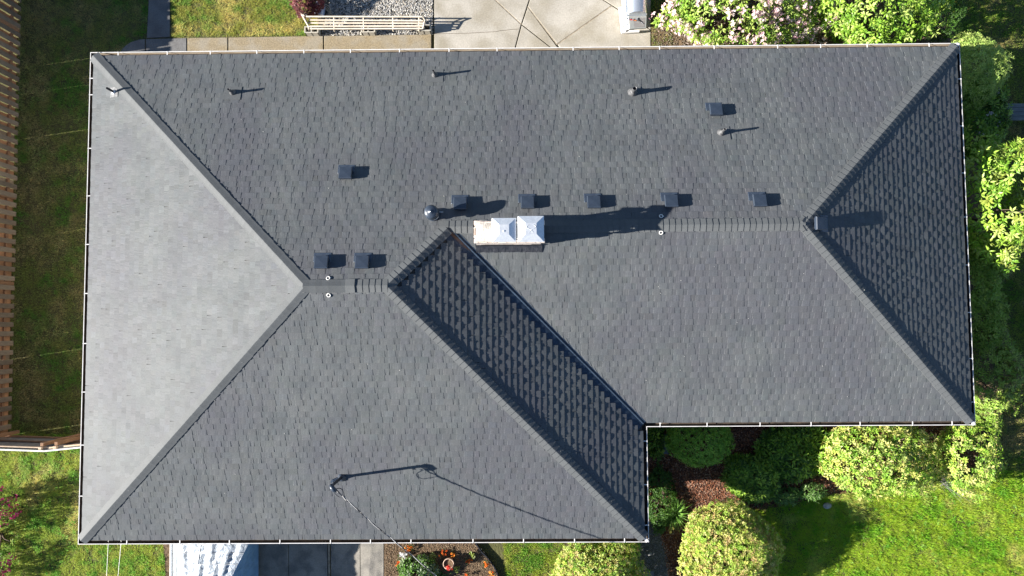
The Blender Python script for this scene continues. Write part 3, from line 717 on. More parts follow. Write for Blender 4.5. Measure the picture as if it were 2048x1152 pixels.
loop([(.03, -.10, .84), (.02, -.16, .76), (.06, -.24, .72), (.14, -.29, .72), (.22, -.28, .77), (.27, -.27, .83)], .007, M['cable_black'])
loop([(.06, -.09, .85), (.12, -.15, .84), (.2, -.22, .835), (.30, -.33, .836)], .007, M['cable_white'])
# downspout
p = G(1321, 862, ZE - .15); t = MB()
t.tube([(p.x - .02, Y1 + .06, ZE - .1), (p.x - .01, Y1 + .1, ZE - .3), (p.x, Y1 + .5, ZE - .6), (p.x, Y1 + .5, .2), (p.x + .02, Y1 + .1, .1)], .035, 8)
t.build('downspout', M['white'], house)

# ------------------------------------------------------------------ fences
def tagcopy(o, parent): c = o.copy(); COL.objects.link(c); c.parent = parent; return c
FH = 1.93
F0 = Vector((-3.74, 6.5, 0)); F1 = Vector((-3.62, -9.55, 0))
wf = empty('board_fence', F0, 'long weathered shadowbox fence along the west lawn', 'fence')
bx = MB(); bx.bbox((0, 0, FH / 2 - .02), (.02, .138, FH - .04), .012); bd = bx.mesh('board', M['board'])
bx = MB(); bx.bbox((0, 0, FH / 2 - .02), (.02, .150, FH - .04), .012); bd2 = bx.mesh('board', M['cedar'])
fd = (F1 - F0); fl_ = fd.length; fd.normalize(); fn = Vector((-fd.y, fd.x, 0)); ang = math.atan2(-fd.x, fd.y) + math.pi
t = .05
while t < fl_:
    p = F0 + fd * t
    m = lambda pp, l: Matrix.Translation(pp) @ Matrix.Rotation(ang, 4, 'Z') @ Euler((rnd.uniform(-.006, .006), rnd.uniform(-.012, .012), 0)).to_matrix().to_4x4() @ Matrix.Scale(1 + l, 4, (0, 0, 1))
    inst('board', bd, wf, m(p + fn * .052, rnd.uniform(-.012, .012)))
    if rnd.random() > .012: inst('board', bd2 if rnd.random() < .93 else bd, wf, m(p + fd * .1285 - fn * .052, rnd.uniform(-.012, .012)))
    t += .257 + rnd.uniform(-.006, .006)
bx = MB()
for z in (.28, 1.0, 1.68): bx.box((F0 + F1) / 2 + Vector((0, 0, z)), (.04, fl_, .09), Matrix.Rotation(ang, 3, 'Z'))
bx.build('rail', M['cedar'], wf)
bx = MB(); bx.bbox((0, 0, .97), (.09, .09, 1.94), .01); pme = bx.mesh('post', M['cedar'])
t = .0
while t <= fl_ + .01: inst('post', pme, wf, Matrix.Translation(F0 + fd * t)); t += 2.4
# kinked fence across the southwest corner
KA, KB, KC = Vector(F1) + Vector((0, -.02, 0)), G(88, 897.5, 1.85), G(168, 889.5, 1.85)
KB.z = 0; KC.z = 0; KA = G(-40, 893, 1.85); KA.z = 0; KC = KB + (KC - KB).normalized() * 2.1
sf = empty('yard_fence', KA, 'cedar rail and board fence with a kink between lawn and house corner', 'fence')
for a, b_ in ((Vector((F1.x, KA.y + .02, 0)), KB), (KB, KC)):
    d = b_ - a; L_ = d.length; d.normalize(); n = Vector((-d.y, d.x, 0)); n = n if n.y > 0 else -n; an = math.atan2(d.y, d.x)
    k = 0; x = .075
    bb = MB(); bb.bbox((0, 0, .9), (.145, .018, 1.8), .006); bme_ = bb.mesh('board', M['greyboard'])
    while x < L_ - .05:
        inst('board', bme_, sf, Matrix.Translation(a + d * x - n * .035) @ Matrix.Rotation(an, 4, 'Z') @ Euler((0, rnd.uniform(-.004, .004), 0)).to_matrix().to_4x4()); x += .149
    for z in (.25, .95, 1.72):
        bb = MB(); bb.bbox((a + b_) / 2 + Vector((0, 0, z)), (L_, .04, .09), .004, Matrix.Rotation(an, 3, 'Z')); bb.build('rail', M['palewood'] if z > 1.5 else M['cedar'], sf)  # paler wood on the top rail paints in its sunlit face
    bb = MB(); bb.box((a + b_) / 2 + Vector((0, 0, 1.835)) - n * .06, (L_, .035, .03), Matrix.Rotation(an, 3, 'Z')); bb.build('cap_strip', M['white'], sf)
    for q in ((.25, L_ - .12) if L_ > 2 else (.12, L_ - .5)):
        bb = MB(); bb.bbox(a + d * q + n * .085 + Vector((0, 0, .88)), (.09, .09, 1.76), .01, Matrix.Rotation(an, 3, 'Z')); bb.build('post', M['cedar'], sf)
        bb = MB(); bb.bbox(a + d * q - n * .0 + Vector((0, 0, 1.80)), (.09, .07, .06), .01, Matrix.Rotation(an, 3, 'Z')); bb.build('block', M['palewood'], sf)

# ------------------------------------------------------------------ grass
def grass(name, P, dens, seed, base, alt, dry, L_=(.04, .075), label='', dryk=.5, z=.0, w=.0065, excl=(), gain=1.75):
    rs = np.random.RandomState(seed); x, y = scatter(P, dens, rs)
    for E_ in excl: k = ~inpoly(E_, x, y); x = x[k]; y = y[k]
    cl = vnoise(x, y, 5.5, seed) * .6 + vnoise(x, y, 14, seed + 1) * .4
    k = rs.rand(len(x)) < .15 + 1.3 * cl; x = x[k]; y = y[k]; cl = cl[k]; n = len(x)
    patch = vnoise(x, y, 1.3, seed + 2) * .6 + vnoise(x, y, 3.5, seed + 3) * .4
    clov = vnoise(x, y, 2.2, seed + 4) * .5 + vnoise(x, y, 7, seed + 5) * .5
    L = rs.uniform(*L_, n) * (.35 + 1.35 * cl); th = rs.uniform(0, 2 * np.pi, n); lean = rs.uniform(.35, 1.25, n)
    ww = w * rs.uniform(.7, 1.4, n) * (1 + .8 * (clov > .58))
    dx, dy = np.cos(th), np.sin(th); px, py = -dy, dx
    B = np.stack([x, y, np.full(n, z)], 1); dirv = np.stack([dx * np.sin(lean), dy * np.sin(lean), np.cos(lean)], 1); pw = np.stack([px, py, np.zeros(n)], 1)
    mid = B + dirv * (L * .55)[:, None]; d2 = np.stack([dx * np.sin(lean + .5), dy * np.sin(lean + .5), np.cos(lean + .5)], 1); tip = mid + d2 * (L * .5)[:, None]
    V = np.stack([B - pw * ww[:, None] * .5, B + pw * ww[:, None] * .5, mid + pw * ww[:, None] * .45, mid - pw * ww[:, None] * .45, tip], 1).reshape(-1, 3)
    i = np.arange(n) * 5; F = np.concatenate([np.stack([i, i + 1, i + 2], 1), np.stack([i, i + 2, i + 3], 1), np.stack([i + 3, i + 2, i + 4], 1)])
    f1 = np.clip((clov - .45) * 4, 0, 1)[:, None]; f2 = (np.clip((patch - (1 - dryk)) * 3.5, 0, 1) * rs.uniform(.3, 1, n))[:, None]
    C = np.array(base) * (1 - f1) + np.array(alt) * f1; C = C * (1 - f2) + np.array(dry) * f2
    C = C * rs.uniform(.7, 1.3, (n, 1)); C[:, 0] *= rs.uniform(.85, 1.2, n)
    C = C * gain; s = rs.rand(n) < .06; C[s] = np.array(dry) * rs.uniform(.9, 1.5, (s.sum(), 1))
    o = npmesh(name, V, F, np.repeat(C, 5, 0), M['grass']); return tag(o, label, 'grass', kind='stuff')
GS = 1.0
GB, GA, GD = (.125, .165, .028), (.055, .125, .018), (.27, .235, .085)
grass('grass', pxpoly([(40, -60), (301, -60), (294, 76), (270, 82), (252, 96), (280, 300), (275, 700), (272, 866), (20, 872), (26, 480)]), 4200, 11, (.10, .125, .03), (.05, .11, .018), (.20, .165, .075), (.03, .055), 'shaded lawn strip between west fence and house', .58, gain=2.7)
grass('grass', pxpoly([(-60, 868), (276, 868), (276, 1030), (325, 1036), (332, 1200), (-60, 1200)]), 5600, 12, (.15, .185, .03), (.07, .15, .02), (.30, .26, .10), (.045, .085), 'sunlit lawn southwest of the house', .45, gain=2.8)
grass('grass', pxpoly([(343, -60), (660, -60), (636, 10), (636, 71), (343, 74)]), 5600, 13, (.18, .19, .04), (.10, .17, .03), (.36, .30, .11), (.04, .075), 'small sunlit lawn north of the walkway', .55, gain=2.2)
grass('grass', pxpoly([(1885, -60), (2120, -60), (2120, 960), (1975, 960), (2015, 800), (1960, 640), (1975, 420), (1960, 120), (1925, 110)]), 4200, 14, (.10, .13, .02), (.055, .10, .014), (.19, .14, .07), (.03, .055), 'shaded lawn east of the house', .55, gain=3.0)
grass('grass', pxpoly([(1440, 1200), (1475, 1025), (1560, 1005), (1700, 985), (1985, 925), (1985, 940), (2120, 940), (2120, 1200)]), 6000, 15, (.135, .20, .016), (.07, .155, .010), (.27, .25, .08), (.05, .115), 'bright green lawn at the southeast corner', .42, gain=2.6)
grass('grass', pxpoly([(1000, 1030), (1120, 1030), (1140, 1200), (1022, 1200), (1012, 1150)]), 5600, 16, (.13, .17, .02), (.06, .13, .015), (.28, .24, .08), (.04, .08), 'lawn strip between flower bed and yellow bush', .45, gain=2.3)
grass('grass', pxpoly([(1296, -60), (1460, -60), (1350, 30), (1345, 100), (1303, 110)]), 2600, 17, (.12, .15, .03), (.06, .12, .02), (.28, .23, .11), (.04, .09), 'rough grass between patio and pink rhododendron', .6)

# broad-leaved weeds and daisies in the sunny lawns
def weeds(P, n, seed, label):
    rs = np.random.RandomState(seed); x, y = scatter(P, 60, rs); i = rs.permutation(len(x))[:n]; x = x[i]; y = y[i]; n = len(x)
    C = np.stack([x, y, np.full(n, .045)], 1); v, f, c = leaves(C, rs.normal(0, .15, (n, 3)) + [0, 0, 1], 6, (.03, .07), .42, .3, [(.20, .44, .05), (.14, .36, .04), (.30, .50, .10)], rs)
    tag(npmesh('weeds', v, f, c, M['grass']), label, 'weeds', kind='stuff')
# ------------------------------------------------------------------ stones, chips, clods
def pebbles(name, P, dens, seed, size, cols, label, cat, z=.02, aspect=(1, .75, .55), elong=1.0):
    rs = np.random.RandomState(seed); x, y = scatter(P, dens, rs); n = len(x)
    r = rs.uniform(*size, n); J = 1 + rs.uniform(-.28, .28, (n, 12, 1)); V = ico_v[None] * J * r[:, None, None] * np.array([aspect[0] * elong, aspect[1], aspect[2]])
    th = rs.uniform(0, 2 * np.pi, n); ph = rs.uniform(-.5, .5, n); c, s = np.cos(th), np.sin(th); c2, s2 = np.cos(ph), np.sin(ph)
    X, Y, Z = V[..., 0], V[..., 1], V[..., 2]; X, Z = X * c2[:, None] - Z * s2[:, None], X * s2[:, None] + Z * c2[:, None]
    X, Y = X * c[:, None] - Y * s[:, None], X * s[:, None] + Y * c[:, None]
    V = np.stack([X + x[:, None], Y + y[:, None], Z + z + (r * .35)[:, None]], 2).reshape(-1, 3)
    F = (ico_f[None] + (np.arange(n) * 12)[:, None, None]).reshape(-1, 3)
    cols = np.array(cols); C = cols[rs.randint(0, len(cols), n)] * rs.uniform(.75, 1.25, (n, 1))
    o = npmesh(name, V, F, np.repeat(C, 12, 0), M['attr']); return tag(o, label, cat, kind='stuff')
GC = [(.46, .44, .41), (.36, .345, .32), (.27, .26, .25), (.52, .49, .43), (.20, .20, .20), (.40, .35, .28)]
pebbles('gravel', pxpoly([(668, -40), (866, -40), (866, 69), (642, 72), (650, 50)]), 1500, 21, (.014, .03), GC, 'loose pale grey gravel beside the slatted bench', 'gravel')
pebbles('gravel', pxpoly([(1240, 1045), (1318, 1045), (1334, 1120), (1340, 1190), (1268, 1190), (1276, 1120)]), 2200, 22, (.006, .014), [(.16, .17, .18), (.11, .115, .12), (.24, .24, .24)], 'fine dark gravel on the path', 'gravel')
MU = pxpoly([(1290, 860), (1950, 850), (1970, 930), (1700, 978), (1560, 1010), (1470, 1028), (1430, 1180), (1340, 1180), (1316, 1040), (1262, 1030)])
pebbles('bark_chips', MU, 1500, 23, (.008, .02), [(.22, .085, .045), (.15, .06, .035), (.29, .13, .07), (.09, .045, .03), (.17, .10, .07), (.33, .22, .16)], 'reddish bark chips of the mulch bed', 'bark chips', elong=1.7)
pebbles('soil_clods', pxpoly([(771, 1040), (952, 1040), (960, 1095), (992, 1138), (1000, 1180), (771, 1180)]), 2600, 24, (.005, .016), [(.20, .13, .075), (.15, .098, .06), (.25, .175, .11), (.10, .068, .042), (.30, .23, .15)], 'clods of brown soil in the flower bed', 'soil', z=.03)
pebbles('soil_clods', pxpoly([(1304, 60), (1345, 20), (1880, -40), (1900, 110), (1304, 110)]), 500, 25, (.008, .025), [(.17, .13, .10), (.11, .08, .06), (.26, .22, .18)], 'crumbs of dark soil beside the patio', 'soil')
pebbles('soil_clods', pxpoly([(628, -40), (670, -40), (655, 50), (642, 70), (632, 40)]), 900, 26, (.008, .022), [(.30, .23, .14), (.22, .17, .10), (.36, .29, .2)], 'dry tan soil between lawn and gravel', 'soil')

# ------------------------------------------------------------------ shrubs
def leaves(C, A, k, L, wr, tilt, cols, rs, jit=.5):
    """whorls: centres C, axes A (n,3); k leaves each; returns V (.,3), F, colours"""
    n = len(C); A = A / np.linalg.norm(A, axis=1, keepdims=True)
    ref = np.where(np.abs(A[:, 2:3]) > .9, [[1, 0, 0]], [[0, 0, 1]]); X = np.cross(A, ref); X /= np.linalg.norm(X, axis=1, keepdims=True); Y = np.cross(A, X)
    m = n * k; ph = (np.arange(k)[None] * 2 * np.pi / k + rs.uniform(0, 2 * np.pi, (n, 1)) + rs.uniform(-jit, jit, (n, k))).ravel()
    An, Xn, Yn, Cn = [np.repeat(q, k, 0) for q in (A, X, Y, C)]
    tl = tilt + rs.uniform(-.35, .35, m); rad = Xn * np.cos(ph)[:, None] + Yn * np.sin(ph)[:, None]
    d = rad * np.cos(tl)[:, None] + An * np.sin(tl)[:, None]; s = np.cross(d, An); s /= np.linalg.norm(s, axis=1, keepdims=True) + 1e-9; nrm = np.cross(s, d)
    l = rs.uniform(L[0], L[1], m)[:, None]; w = l * wr * rs.uniform(.85, 1.15, (m, 1))
    b = Cn + d * l * .08; mid = b + d * l * .5; tip = b + d * l - nrm * l * .12
    V = np.stack([b, mid + s * w * .5 - nrm * w * .10, tip, mid - s * w * .5 - nrm * w * .10, mid + nrm * w * .10], 1).reshape(-1, 3)
    i = np.arange(m) * 5; F = np.concatenate([np.stack([i, i + 4, i + 1], 1), np.stack([i + 1, i + 4, i + 2], 1), np.stack([i, i + 3, i + 4], 1), np.stack([i + 4, i + 3, i + 2], 1)])
    cols = np.array(cols, float); ci = rs.randint(0, len(cols), n); Cc = np.repeat(cols[ci] * rs.uniform(.8, 1.2, (n, 1)), k, 0) * rs.uniform(.85, 1.15, (m, 1))
    return V, F, np.repeat(Cc, 5, 0)
def merge(parts):
    V = []; F = []; C = []; o = 0
    for v, f, c in parts: V.append(v); F.append(f + o); C.append(c); o += len(v)
    return np.concatenate(V), np.concatenate(F), np.concatenate(C)
SHG = {}
def shrub(name, u, v, ru, rv, h, cols, label, cat='shrub', n=900, k=6, L=(.07, .11), wr=.36, tilt=.45, lump=.30, seed=1, flowers=None, group=None, inner=.3, nlump=60, dens=1.0, world=None, thin=None):
    rs = np.random.RandomState(seed)
    if world: cx, cy, RX, RY = world
    else: c = G(u, v, h * .55); cx, cy = c.x, c.y; sc = (CP.z - h * .55) / FPX; RX, RY = ru * sc, rv * sc
    RZ = h * .52; base = Vector((cx, cy, 0)); e = empty(name, base, label, cat, group)
    bd_ = rs.normal(0, 1, (nlump, 3)); bd_[:, 2] = np.abs(bd_[:, 2]); bd_ /= np.linalg.norm(bd_, axis=1, keepdims=True); ba = rs.uniform(-.6, 1, nlump)
    def surf(n, f=1.0):
        d = rs.normal(0, 1, (n, 3)); d /= np.linalg.norm(d, axis=1, keepdims=True); d = d[d[:, 2] > -.55]
        q = d @ bd_.T; r = 1 + lump * (np.exp((q - 1) * 26) @ ba); r *= f * rs.uniform(.88, 1.03, len(d))
        P = d * r[:, None] * np.array([RX, RY, RZ]) + np.array([cx, cy, h * .5])
        P[:, 2] = np.maximum(P[:, 2], .05)
        nn_ = d / np.array([RX, RY, RZ]); nn_ /= np.linalg.norm(nn_, axis=1, keepdims=True)
        if thin: kk = rs.rand(len(P)) > thin * (vnoise(P[:, 0] + P[:, 2], P[:, 1] + P[:, 2], 2.6, seed) > .55); P = P[kk]; nn_ = nn_[kk]
        return P, nn_
    n = int(n * dens); P, A = surf(n); A = A + rs.normal(0, .25, A.shape) + np.array([0, 0, .25])
    L = (L[0] * 1.15, L[1] * 1.2)
    parts = [leaves(P, A, k, L, wr, tilt, cols, rs)]
    P2, A2 = surf(int(n * inner), .86); parts.append(leaves(P2, A2 + rs.normal(0, .4, A2.shape), k, L, wr, tilt, cols, rs))
    V, F, C = merge(parts); o = npmesh('foliage', V, F, C, M['leaf'], e, origin=base); o['kind'] = 'stuff'
    st = MB()
    for q in range(9):
        d = P[rs.randint(len(P))]; d = Vector(d); md = base.lerp(d, .5) + Vector((0, 0, .08)); st.tube([base + Vector((rs.uniform(-.06, .06), rs.uniform(-.06, .06), -.02)), md, base.lerp(d, .9)], [.022, .014, .007], 5)
    st.build('stem', M['bark'], e)
    if flowers:
        nf, fcols, fs, side = flowers; PF, AF = surf(nf * 3, 1.03); kk = AF[:, 2] > .1
        PF, AF = PF[kk][:nf], AF[kk][:nf]
        Cc = []; Aa = []
        for q in range(7):
            o_ = rs.normal(0, fs, PF.shape); Cc.append(PF + o_ + AF * fs * .6); Aa.append(AF + o_ / fs * .6)
        v2, f2, c2 = leaves(np.concatenate(Cc), np.concatenate(Aa), 5, (fs * .7, fs * 1.1), .85, .5, fcols, rs)
        o = npmesh('blossoms', v2, f2, c2, M['petal'], e, origin=base); o['kind'] = 'stuff'
    return e
weeds(pxpoly([(1600, 1090), (1700, 1000), (1985, 950), (2060, 950), (2060, 1160), (1600, 1160)]), 170, 81, 'broad-leaved weeds in the bright lawn')
weeds(pxpoly([(0, 905), (150, 905), (150, 1090), (330, 1090), (330, 1160), (0, 1160)]), 80, 82, 'broad-leaved weeds in the southwest lawn')
LIME = [(.26, .44, .045), (.33, .49, .07), (.17, .33, .035), (.44, .55, .14)]
MID = [(.24, .38, .06), (.31, .44, .075), (.18, .30, .045), (.36, .46, .10)]
DARK = [(.17, .32, .035), (.10, .21, .025), (.30, .46, .06), (.06, .13, .02)]
YEL = [(.52, .52, .12), (.62, .58, .20), (.42, .48, .09), (.50, .36, .14), (.32, .40, .07)]
PINK = [(.84, .62, .62), (.80, .50, .56), (.88, .74, .70), (.80, .62, .48)]
shrub('rhododendron', 1500, 10, 150, 85, 1.75, LIME + MID, 'big pink flowering rhododendron at the north eave', n=1700, L=(.08, .13), wr=.34, seed=31, flowers=(430, PINK, .05, 0), lump=.35)
shrub('rhododendron', 1760, 14, 112, 82, 1.9, LIME, 'large bright green leafy rhododendron right of the pink one', n=1250, L=(.09, .14), wr=.42, seed=32, lump=.38, thin=.3)
shrub('conifer_shrub', 1888, 32, 24, 50, 1.5, [(.06, .14, .02), (.05, .11, .02)], 'narrow dark green shrub right of the big leafy rhododendron', n=1100, L=(.03, .05), wr=.3, seed=33)
shrub('evergreen_shrub', 1935, 150, 54, 72, 2.1, [(.38, .50, .12), (.46, .56, .15), (.28, .42, .09)], 'rounded fine-leaved shrub by the northeast roof corner', n=2300, L=(.045, .075), wr=.26, k=7, seed=34, lump=.12)
shrub('rhododendron', 1950, 245, 52, 72, 1.45, DARK + MID[:1], 'dark rhododendron with fading white blooms below the rounded shrub', n=850, L=(.09, .14), wr=.34, seed=35, flowers=(14, [(.55, .52, .55), (.4, .38, .4)], .035, 0), lump=.25, k=7)
shrub('laurel_shrub', 1975, 405, 66, 112, 2.85, LIME + [(.30, .36, .06)], 'tall yellow-green laurel beside the east gutter', n=1300, L=(.10, .15), wr=.36, seed=36, lump=.4, thin=.5)
shrub('laurel_shrub', 1945, 545, 34, 80, 1.6, MID, 'mid green shrub just below the tall yellow-green laurel', n=900, L=(.08, .12), wr=.36, seed=37, dens=1.3, lump=.25)
shrub('laurel_shrub', 1962, 642, 30, 52, 1.5, MID, 'small mid green shrub between laurel and shaded evergreen', n=520, L=(.06, .10), wr=.36, seed=56)
shrub('evergreen_shrub', 1975, 745, 52, 98, 1.35, MID + [(.16, .13, .06)], 'shaded shrub with reddish tips by the southeast eave', n=2000, L=(.05, .085), wr=.34, seed=38, lump=.2)
shrub('evergreen_shrub', 1960, 836, 24, 20, 1.0, MID + LIME[:1], 'small sunlit shrub at the southeast roof corner', n=260, L=(.05, .08), wr=.36, seed=39)
shrub('rhododendron', 1757, 912, 108, 74, 1.45, LIME + YEL[:2], 'broad lime green rhododendron below the south eave', n=2300, L=(.055, .09), wr=.42, seed=40, lump=.24, thin=.5, inner=.6)
shrub('rhododendron', 1938, 915, 52, 66, 1.5, LIME + YEL[1:3], 'lime green shrub right of the broad rhododendron', n=950, L=(.055, .09), wr=.42, seed=41, lump=.28, thin=.4)
shrub('box_shrub', 1398, 876, 64, 52, 1.2, [(.22, .44, .05), (.17, .36, .04), (.30, .50, .07)], 'shaded round box shrub in the inner corner of the house', n=2300, L=(.035, .06), wr=.36, seed=42, lump=.12)
shrub('rhododendron', 1592, 900, 64, 54, .5, DARK, 'dark leathery rhododendron in the shade under the south eave', n=620, L=(.11, .16), wr=.30, seed=43, lump=.25, k=7)
shrub('rhododendron', 1502, 955, 44, 40, .6, DARK + MID[:1], 'low dark rhododendron on the mulch, its tips in the sun', n=480, L=(.10, .15), wr=.32, seed=44, lump=.25, k=7)
shrub('azalea', 1466, 1102, 90, 84, 1.35, YEL + LIME[:2], 'round yellow-tipped azalea between gravel path and lawn', n=4200, L=(.035, .065), wr=.45, seed=45, lump=.22, inner=1.0)
shrub('azalea', 1192, 1150, 84, 68, 1.3, YEL + LIME, 'yellow-green azalea below the south gutter', n=3300, L=(.035, .065), wr=.45, seed=46, lump=.23, inner=.8)
shrub('groundcover_plant', 1322, 1000, 30, 56, .28, [(.05, .12, .02), (.07, .15, .02)], 'low dark green ground cover along the wing wall', 'plant', n=1300, L=(.025, .045), wr=.55, seed=47, lump=.3)
shrub('hosta_plant', 1568, 992, 30, 12, .32, [(.12, .24, .05), (.16, .28, .08)], 'row of small bright leafy plants at the mulch edge', 'plant', n=130, L=(.07, .11), wr=.3, seed=48)
shrub('hosta_plant', 1626, 983, 20, 14, .32, [(.12, .24, .05), (.18, .28, .09)], 'small bright leafy plant nearest the broad rhododendron', 'plant', n=80, L=(.07, .11), wr=.3, seed=49)
shrub('fern_plant', 1388, 1140, 26, 26, .4, DARK, 'dark green plant at the left foot of the yellow-tipped azalea', 'plant', n=260, L=(.05, .09), wr=.35, seed=50)
shrub('leafy_plant', 1308, 870, 14, 40, .45, DARK, 'dark leafy plant in the corner beside the wing gutter', 'plant', n=200, L=(.08, .13), wr=.4, seed=55)
shrub('barberry_shrub', 614, 6, 30, 26, .75, [(.14, .035, .04), (.20, .05, .055), (.09, .025, .03), (.26, .10, .08)], 'dark red-leaved barberry behind the slatted bench', n=900, L=(.03, .055), wr=.5, seed=51)
MAG = [(.50, .03, .18), (.38, .02, .12), (.62, .06, .28)]
shrub('rhododendron', -16, 1075, 38, 84, .65, DARK + MID, 'magenta flowering rhododendron at the left edge of the southwest lawn', n=270, L=(.07, .11), wr=.34, seed=52, flowers=(120, MAG, .04, 0), thin=.92, inner=.02)
shrub('rhododendron', 6, 1000, 26, 20, 1.0, MID, 'small magenta flowering rhododendron nearer the kinked fence', n=160, L=(.07, .11), wr=.34, seed=53, flowers=(22, MAG, .045, 0), thin=.5)
shrub('leafy_perennial', 838, 1142, 36, 24, .42, [(.09, .20, .03), (.13, .25, .05), (.30, .38, .22)], 'big leafy green perennial under the cable in the flower bed', 'plant', n=300, L=(.06, .11), wr=.42, seed=54)
# bare twigs between the two lime shrubs
tw = MB(); rt = random.Random(4); tb = G(1888, 962, 0)
for k in range(60):
    a = rt.uniform(0, 6.28); l = rt.uniform(.2, .45); p = tb + Vector((rt.uniform(-.15, .15), rt.uniform(-.15, .15), 0))
    tw.tube([p, p + Vector((math.cos(a) * l * .4, math.sin(a) * l * .4, .35)), p + Vector((math.cos(a) * l, math.sin(a) * l, .55 + rt.uniform(0, .2)))], [.006, .004, .002], 4)
tag(tw.build('bare_twigs', M['greyboard'], origin=tb), 'bare grey twigs between the two lime green shrubs', 'twigs')
# strap-leaved plants
def strap(name, u, v, n, L_, cols, label, seed):
    rs = np.random.RandomState(seed); c = G(u, v, .2); c.z = 0; V = []; F = []; C = []
    for i in range(n):
        th = rs.uniform(0, 2 * np.pi); l = rs.uniform(*L_); e0 = rs.uniform(.5, 1.35); w = rs.uniform(.008, .014); d = np.array([np.cos(th), np.sin(th)]); s = np.array([-d[1], d[0], 0]) * w
        p = np.array([c.x + rs.normal(0, .03), c.y + rs.normal(0, .03), 0.]); o = len(V); col = np.array(cols[rs.randint(len(cols))]) * rs.uniform(.8, 1.25)
        for q in range(5):
            ww = (1, 1, .85, .6, .08)[q]; V += [p - s * ww, p + s * ww]; C += [col, col]; p = p + np.array([d[0] * math.cos(e0), d[1] * math.cos(e0), math.sin(e0)]) * l / 4; e0 -= .38
        for q in range(4): a = o + q * 2; F += [(a, a + 1, a + 3), (a, a + 3, a + 2)]
    e = empty(name, c, label, 'plant'); x = npmesh('leaf_blades', V, F, C, M['leaf'], e, origin=c); x['kind'] = 'stuff'; return e
dl = strap('daylily', 1350, 1030, 110, (.35, .62), [(.26, .50, .09), (.36, .60, .14), (.18, .36, .05)], 'spiky green daylily clump with two yellow flowers', 61)
for u, v in ((1346, 1057), (1341, 1064)):
    c = G(u, v, .35); f = MB(); f.lathe([(.004, -.04), (.02, 0), (.035, .015), (.028, .02), (0, .008)], 8, c); f.tube([c + Vector((0, 0, -.04)), (c.x + .05, c.y + .15, 0)], .004, 4)
    o = f.build('flower', mat('yellow_petal', (.75, .60, .14), rough=.6), dl)
strap('ornamental_grass', 1256, 1096, 150, (.3, .55), [(.06, .15, .02), (.09, .2, .03)], 'dark grassy clump between azalea and gutter corner', 62)
strap('strap_plant', 882, 1152, 16, (.3, .5), [(.10, .2, .05), (.07, .14, .04)], 'few long strap leaves beside the clay pot', 63)
strap('wild_grass_tuft', 1338, 28, 60, (.2, .4), [(.20, .20, .08), (.12, .14, .04)], 'straggly dry grass tuft in the shade of the grill', 64)

# flower bed --------------------------------------------------------------------
def blossoms(name, u, v, r, n, cols, label, seed, group=None, h=.14, leafc=None, cat='flower'):
    rs = np.random.RandomState(seed); c = G(u, v, h); c.z = 0; e = empty(name, c, label, cat, group)
    C = np.stack([rs.normal(c.x, r, n), rs.normal(c.y, r, n), rs.uniform(h * .7, h * 1.2, n)], 1); A = rs.normal(0, .35, (n, 3)) + [0, 0, 1]
    v1, f1, c1 = merge([leaves(C, A, 8, (.024, .040), .8, t_, cols, rs) for t_ in (.2, .8)]); npmesh('bloom', v1, f1, c1, M['petal'], e, origin=c)['kind'] = 'stuff'
    C2 = np.stack([rs.normal(c.x, r * 1.1, n * 2), rs.normal(c.y, r * 1.1, n * 2), rs.uniform(.02, h * .8, n * 2)], 1)
    v1, f1, c1 = leaves(C2, rs.normal(0, .4, (n * 2, 3)) + [0, 0, 1], 6, (.025, .045), .3, .3, leafc or [(.07, .13, .03)], rs); npmesh('leaf_cluster', v1, f1, c1, M['leaf'], e, origin=c)
OR = [(.75, .23, .03), (.65, .15, .02), (.8, .36, .06)]; RD = [(.60, .10, .02), (.7, .2, .04)]
for i, (u, v, n, cc, lb) in enumerate(((820, 1097, 11, OR, 'tall orange marigold beside the cable near the gutter'), (797, 1128, 6, RD, 'small red-orange marigold by the drive edge'), (836, 1120, 6, OR, 'orange marigold right under the cable'),
        (884, 1106, 7, RD, 'orange-red marigold above the clay pot on the left'), (905, 1112, 6, OR, 'orange marigold touching the rim of the clay pot'), (937, 1125, 6, RD, 'deep orange-red marigold right of the clay pot'),
        (973, 1129, 7, OR, 'orange marigold nearest the curved edging'), (985, 1150, 8, OR, 'orange marigold at the bottom of the bed by the edging'), (932, 1151, 4, RD, 'small marigold at the bottom below the clay pot'))):
    blossoms('marigold', u, v, .045, n, cc, lb, 70 + i, 'marigolds in the flower bed')
blossoms('alyssum', 806, 1112, .05, 14, [(.8, .78, .78), (.74, .72, .74)], 'clump of small white flowers near the drive', 90)
for i, (u, v, lb) in enumerate(((863, 1110, 'lime green lettuce-like plant left of the pot'), (947, 1112, 'pale green rosette plant right of the marigolds'), (914, 1139, 'lime green rosette plant below the clay pot'))):
    rs = np.random.RandomState(95 + i); c = G(u, v, .08); c.z = 0; e = empty('rosette_plant', c, lb, 'plant', 'rosette plants in the flower bed')
    n = 14; C = np.stack([rs.normal(c.x, .035, n), rs.normal(c.y, .035, n), rs.uniform(.05, .12, n)], 1)
    v1, f1, c1 = leaves(C, rs.normal(0, .4, (n, 3)) + [0, 0, 1], 6, (.035, .06), .7, .5, [(.36, .42, .10), (.28, .36, .08), (.45, .50, .22)], rs); npmesh('leaf_cluster', v1, f1, c1, M['leaf'], e, origin=c)
pc = G(897, 1128, .3); pc.z = 0; pot = empty('clay_pot', pc, 'round clay pot holding a red flowering plant', 'plant pot')
f = MB(); f.lathe([(0, 0), (.10, 0), (.135, .26), (.145, .27), (.148, .31), (.128, .31), (.122, .26), (0, .25)], 28, pc); f.build('pot', M['terracotta'], pot)
f = MB(); f.lathe([(0, .265), (.123, .265)], 20, pc); f.build('potting_soil', M['soil'], pot)
